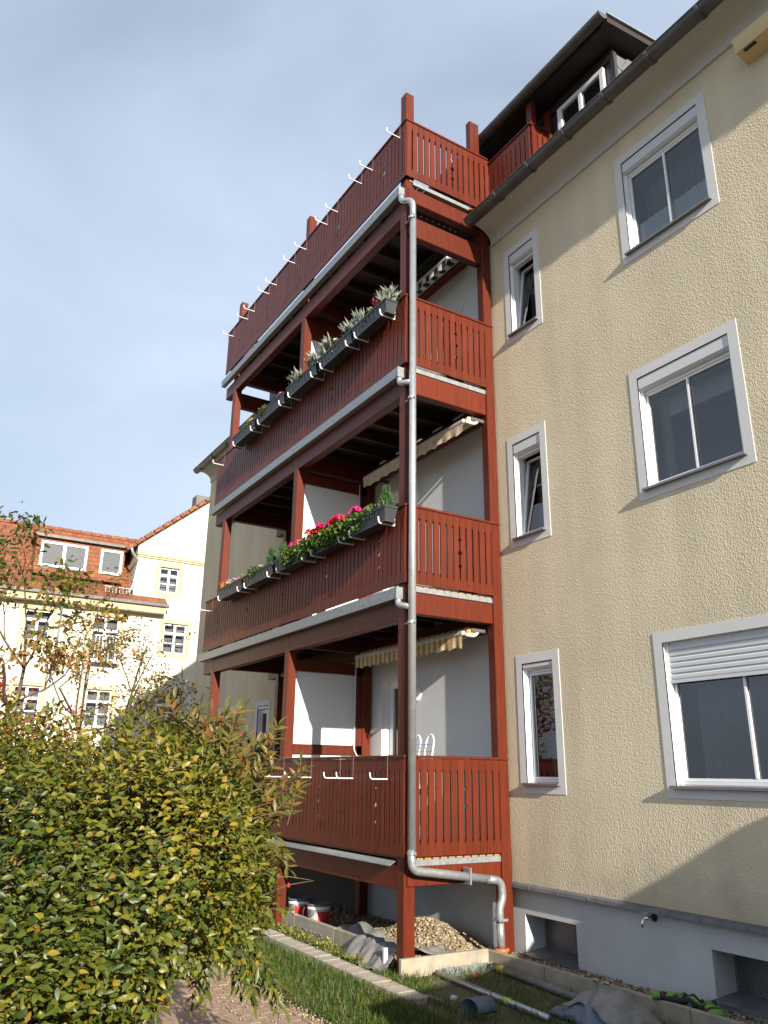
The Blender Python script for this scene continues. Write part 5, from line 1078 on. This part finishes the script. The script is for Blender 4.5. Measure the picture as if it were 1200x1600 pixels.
# dark red young leaves and arching sprays
def spray(p, d, ln, nl, lf, parts, mb, droop=0.5, tint=(0.3, 0.3)):
    pts = [Vector(p)]; dd = Vector(d).normalized(); n = 9
    for i in range(n): dd = (dd + Vector((0, 0, -droop*0.06*i/2)) + Vector((random.gauss(0, 1), random.gauss(0, 1), random.gauss(0, 1)))*0.05).normalized(); pts.append(pts[-1]+dd*ln/n)
    mb.tube(pts, [0.004*(1-0.6*i/n) for i in range(n+1)], 4, False)
    P = []; Dr = []
    for i in range(nl):
        f = 0.15+0.85*i/nl; k = min(n-1, int(f*n)); q = pts[k].lerp(pts[k+1], f*n-k); ax = (pts[k+1]-pts[k]).normalized(); s = ax.cross(Vector((random.gauss(0, 1), random.gauss(0, 1), 1))).normalized()
        for sg in (-1, 1): P.append(tuple(q)); Dr.append(tuple(ax*0.7+s*sg*0.8))
    P.append(tuple(pts[-1])); Dr.append(tuple(dd)); P = np.array(P); Dr = np.array(Dr); m = len(P)
    parts.append(leaf_fine(P, Dr, unit(np.array([0.5, -0.2, 1])+rdir(m)*0.4), lf*(0.7+0.5*rng.random(m)), lf*0.30*(0.8+0.4*rng.random(m)), np.clip(tint[0]+rng.normal(size=m)*tint[1], 0, 1), 0.15, 0.18))
sh = thing('arching_shrub', 'upright shrub with narrow bronze green shoots and red buds behind the hedge', 'shrub', (1.55, -4.75, GZ))
parts, mb = [], MB()
for i in range(210):
    b = (1.85+random.gauss(0, .18), -4.22+random.gauss(0, .17), random.uniform(1.25, 1.78)); spray(b, (random.gauss(0, .35), random.gauss(0, .35)+0.10, 1), random.uniform(0.3, 0.5), 12, 0.085, parts, mb, 0.3, (0.45, 0.25))
for i in range(34):
    b = (1.95+random.gauss(0, .2), -4.0+random.gauss(0, .08), random.uniform(0.75, 1.6)); spray(b, (random.gauss(0, .3)+0.1, 1, random.gauss(0.25, .3)), random.uniform(0.18, 0.34), 8, 0.075, parts, mb, 0.6, (0.35, 0.2))
for i in range(6): mb.tube([(1.55+random.gauss(0, .05), -4.75+random.gauss(0, .05), GZ), (1.65+random.gauss(0, .1), -4.50+random.gauss(0, .08), 0.8), (1.75+random.gauss(0, .2), -4.10+random.gauss(0, .12), 1.5)], [0.014, 0.01, 0.006], 6, False)
tag(link('foliage', np_mesh('foliage', parts, 'shoot'), sh), None, kind='stuff'); tag(mb.build('stems', 'twig', sh, True), None, kind='stuff')
bud = MB().lathe([(0, 0), (0.010, 0.006), (0.012, 0.016), (0.005, 0.03), (0, 0.034)], (0, 0, 0), 8).mesh('bud', M['p_red'])
for p in ((1.75, -3.92, 1.98), (1.8, -3.72, 1.86), (1.7, -3.7, 1.9), (2.0, -3.62, 1.05)): link('bud', bud, sh, p)
# drooping sprays along the bottom edge of the hedge
parts, mb = [], MB()
for i in range(11): spray((2.0+random.gauss(0, .15), -3.90+random.gauss(0, .15), random.uniform(0.6, 0.85)), (random.gauss(0.2, .4), random.uniform(-.1, .8), -0.5), random.uniform(0.2, 0.4), 8, 0.085, parts, mb, 0.9, (0.35, 0.2))
for i in range(7): spray((2.75+random.gauss(0, .1), -4.95+random.gauss(0, .15), random.uniform(0.15, 0.4)), (random.gauss(0.3, .3), random.uniform(0.2, 1), -0.15), random.uniform(0.2, 0.35), 8, 0.085, parts, mb, 0.8, (0.3, 0.15))
tag(link('foliage', np_mesh('foliage', parts, 'hedge'), hg), None, kind='stuff'); tag(mb.build('stems', 'twig', hg), None, kind='stuff')
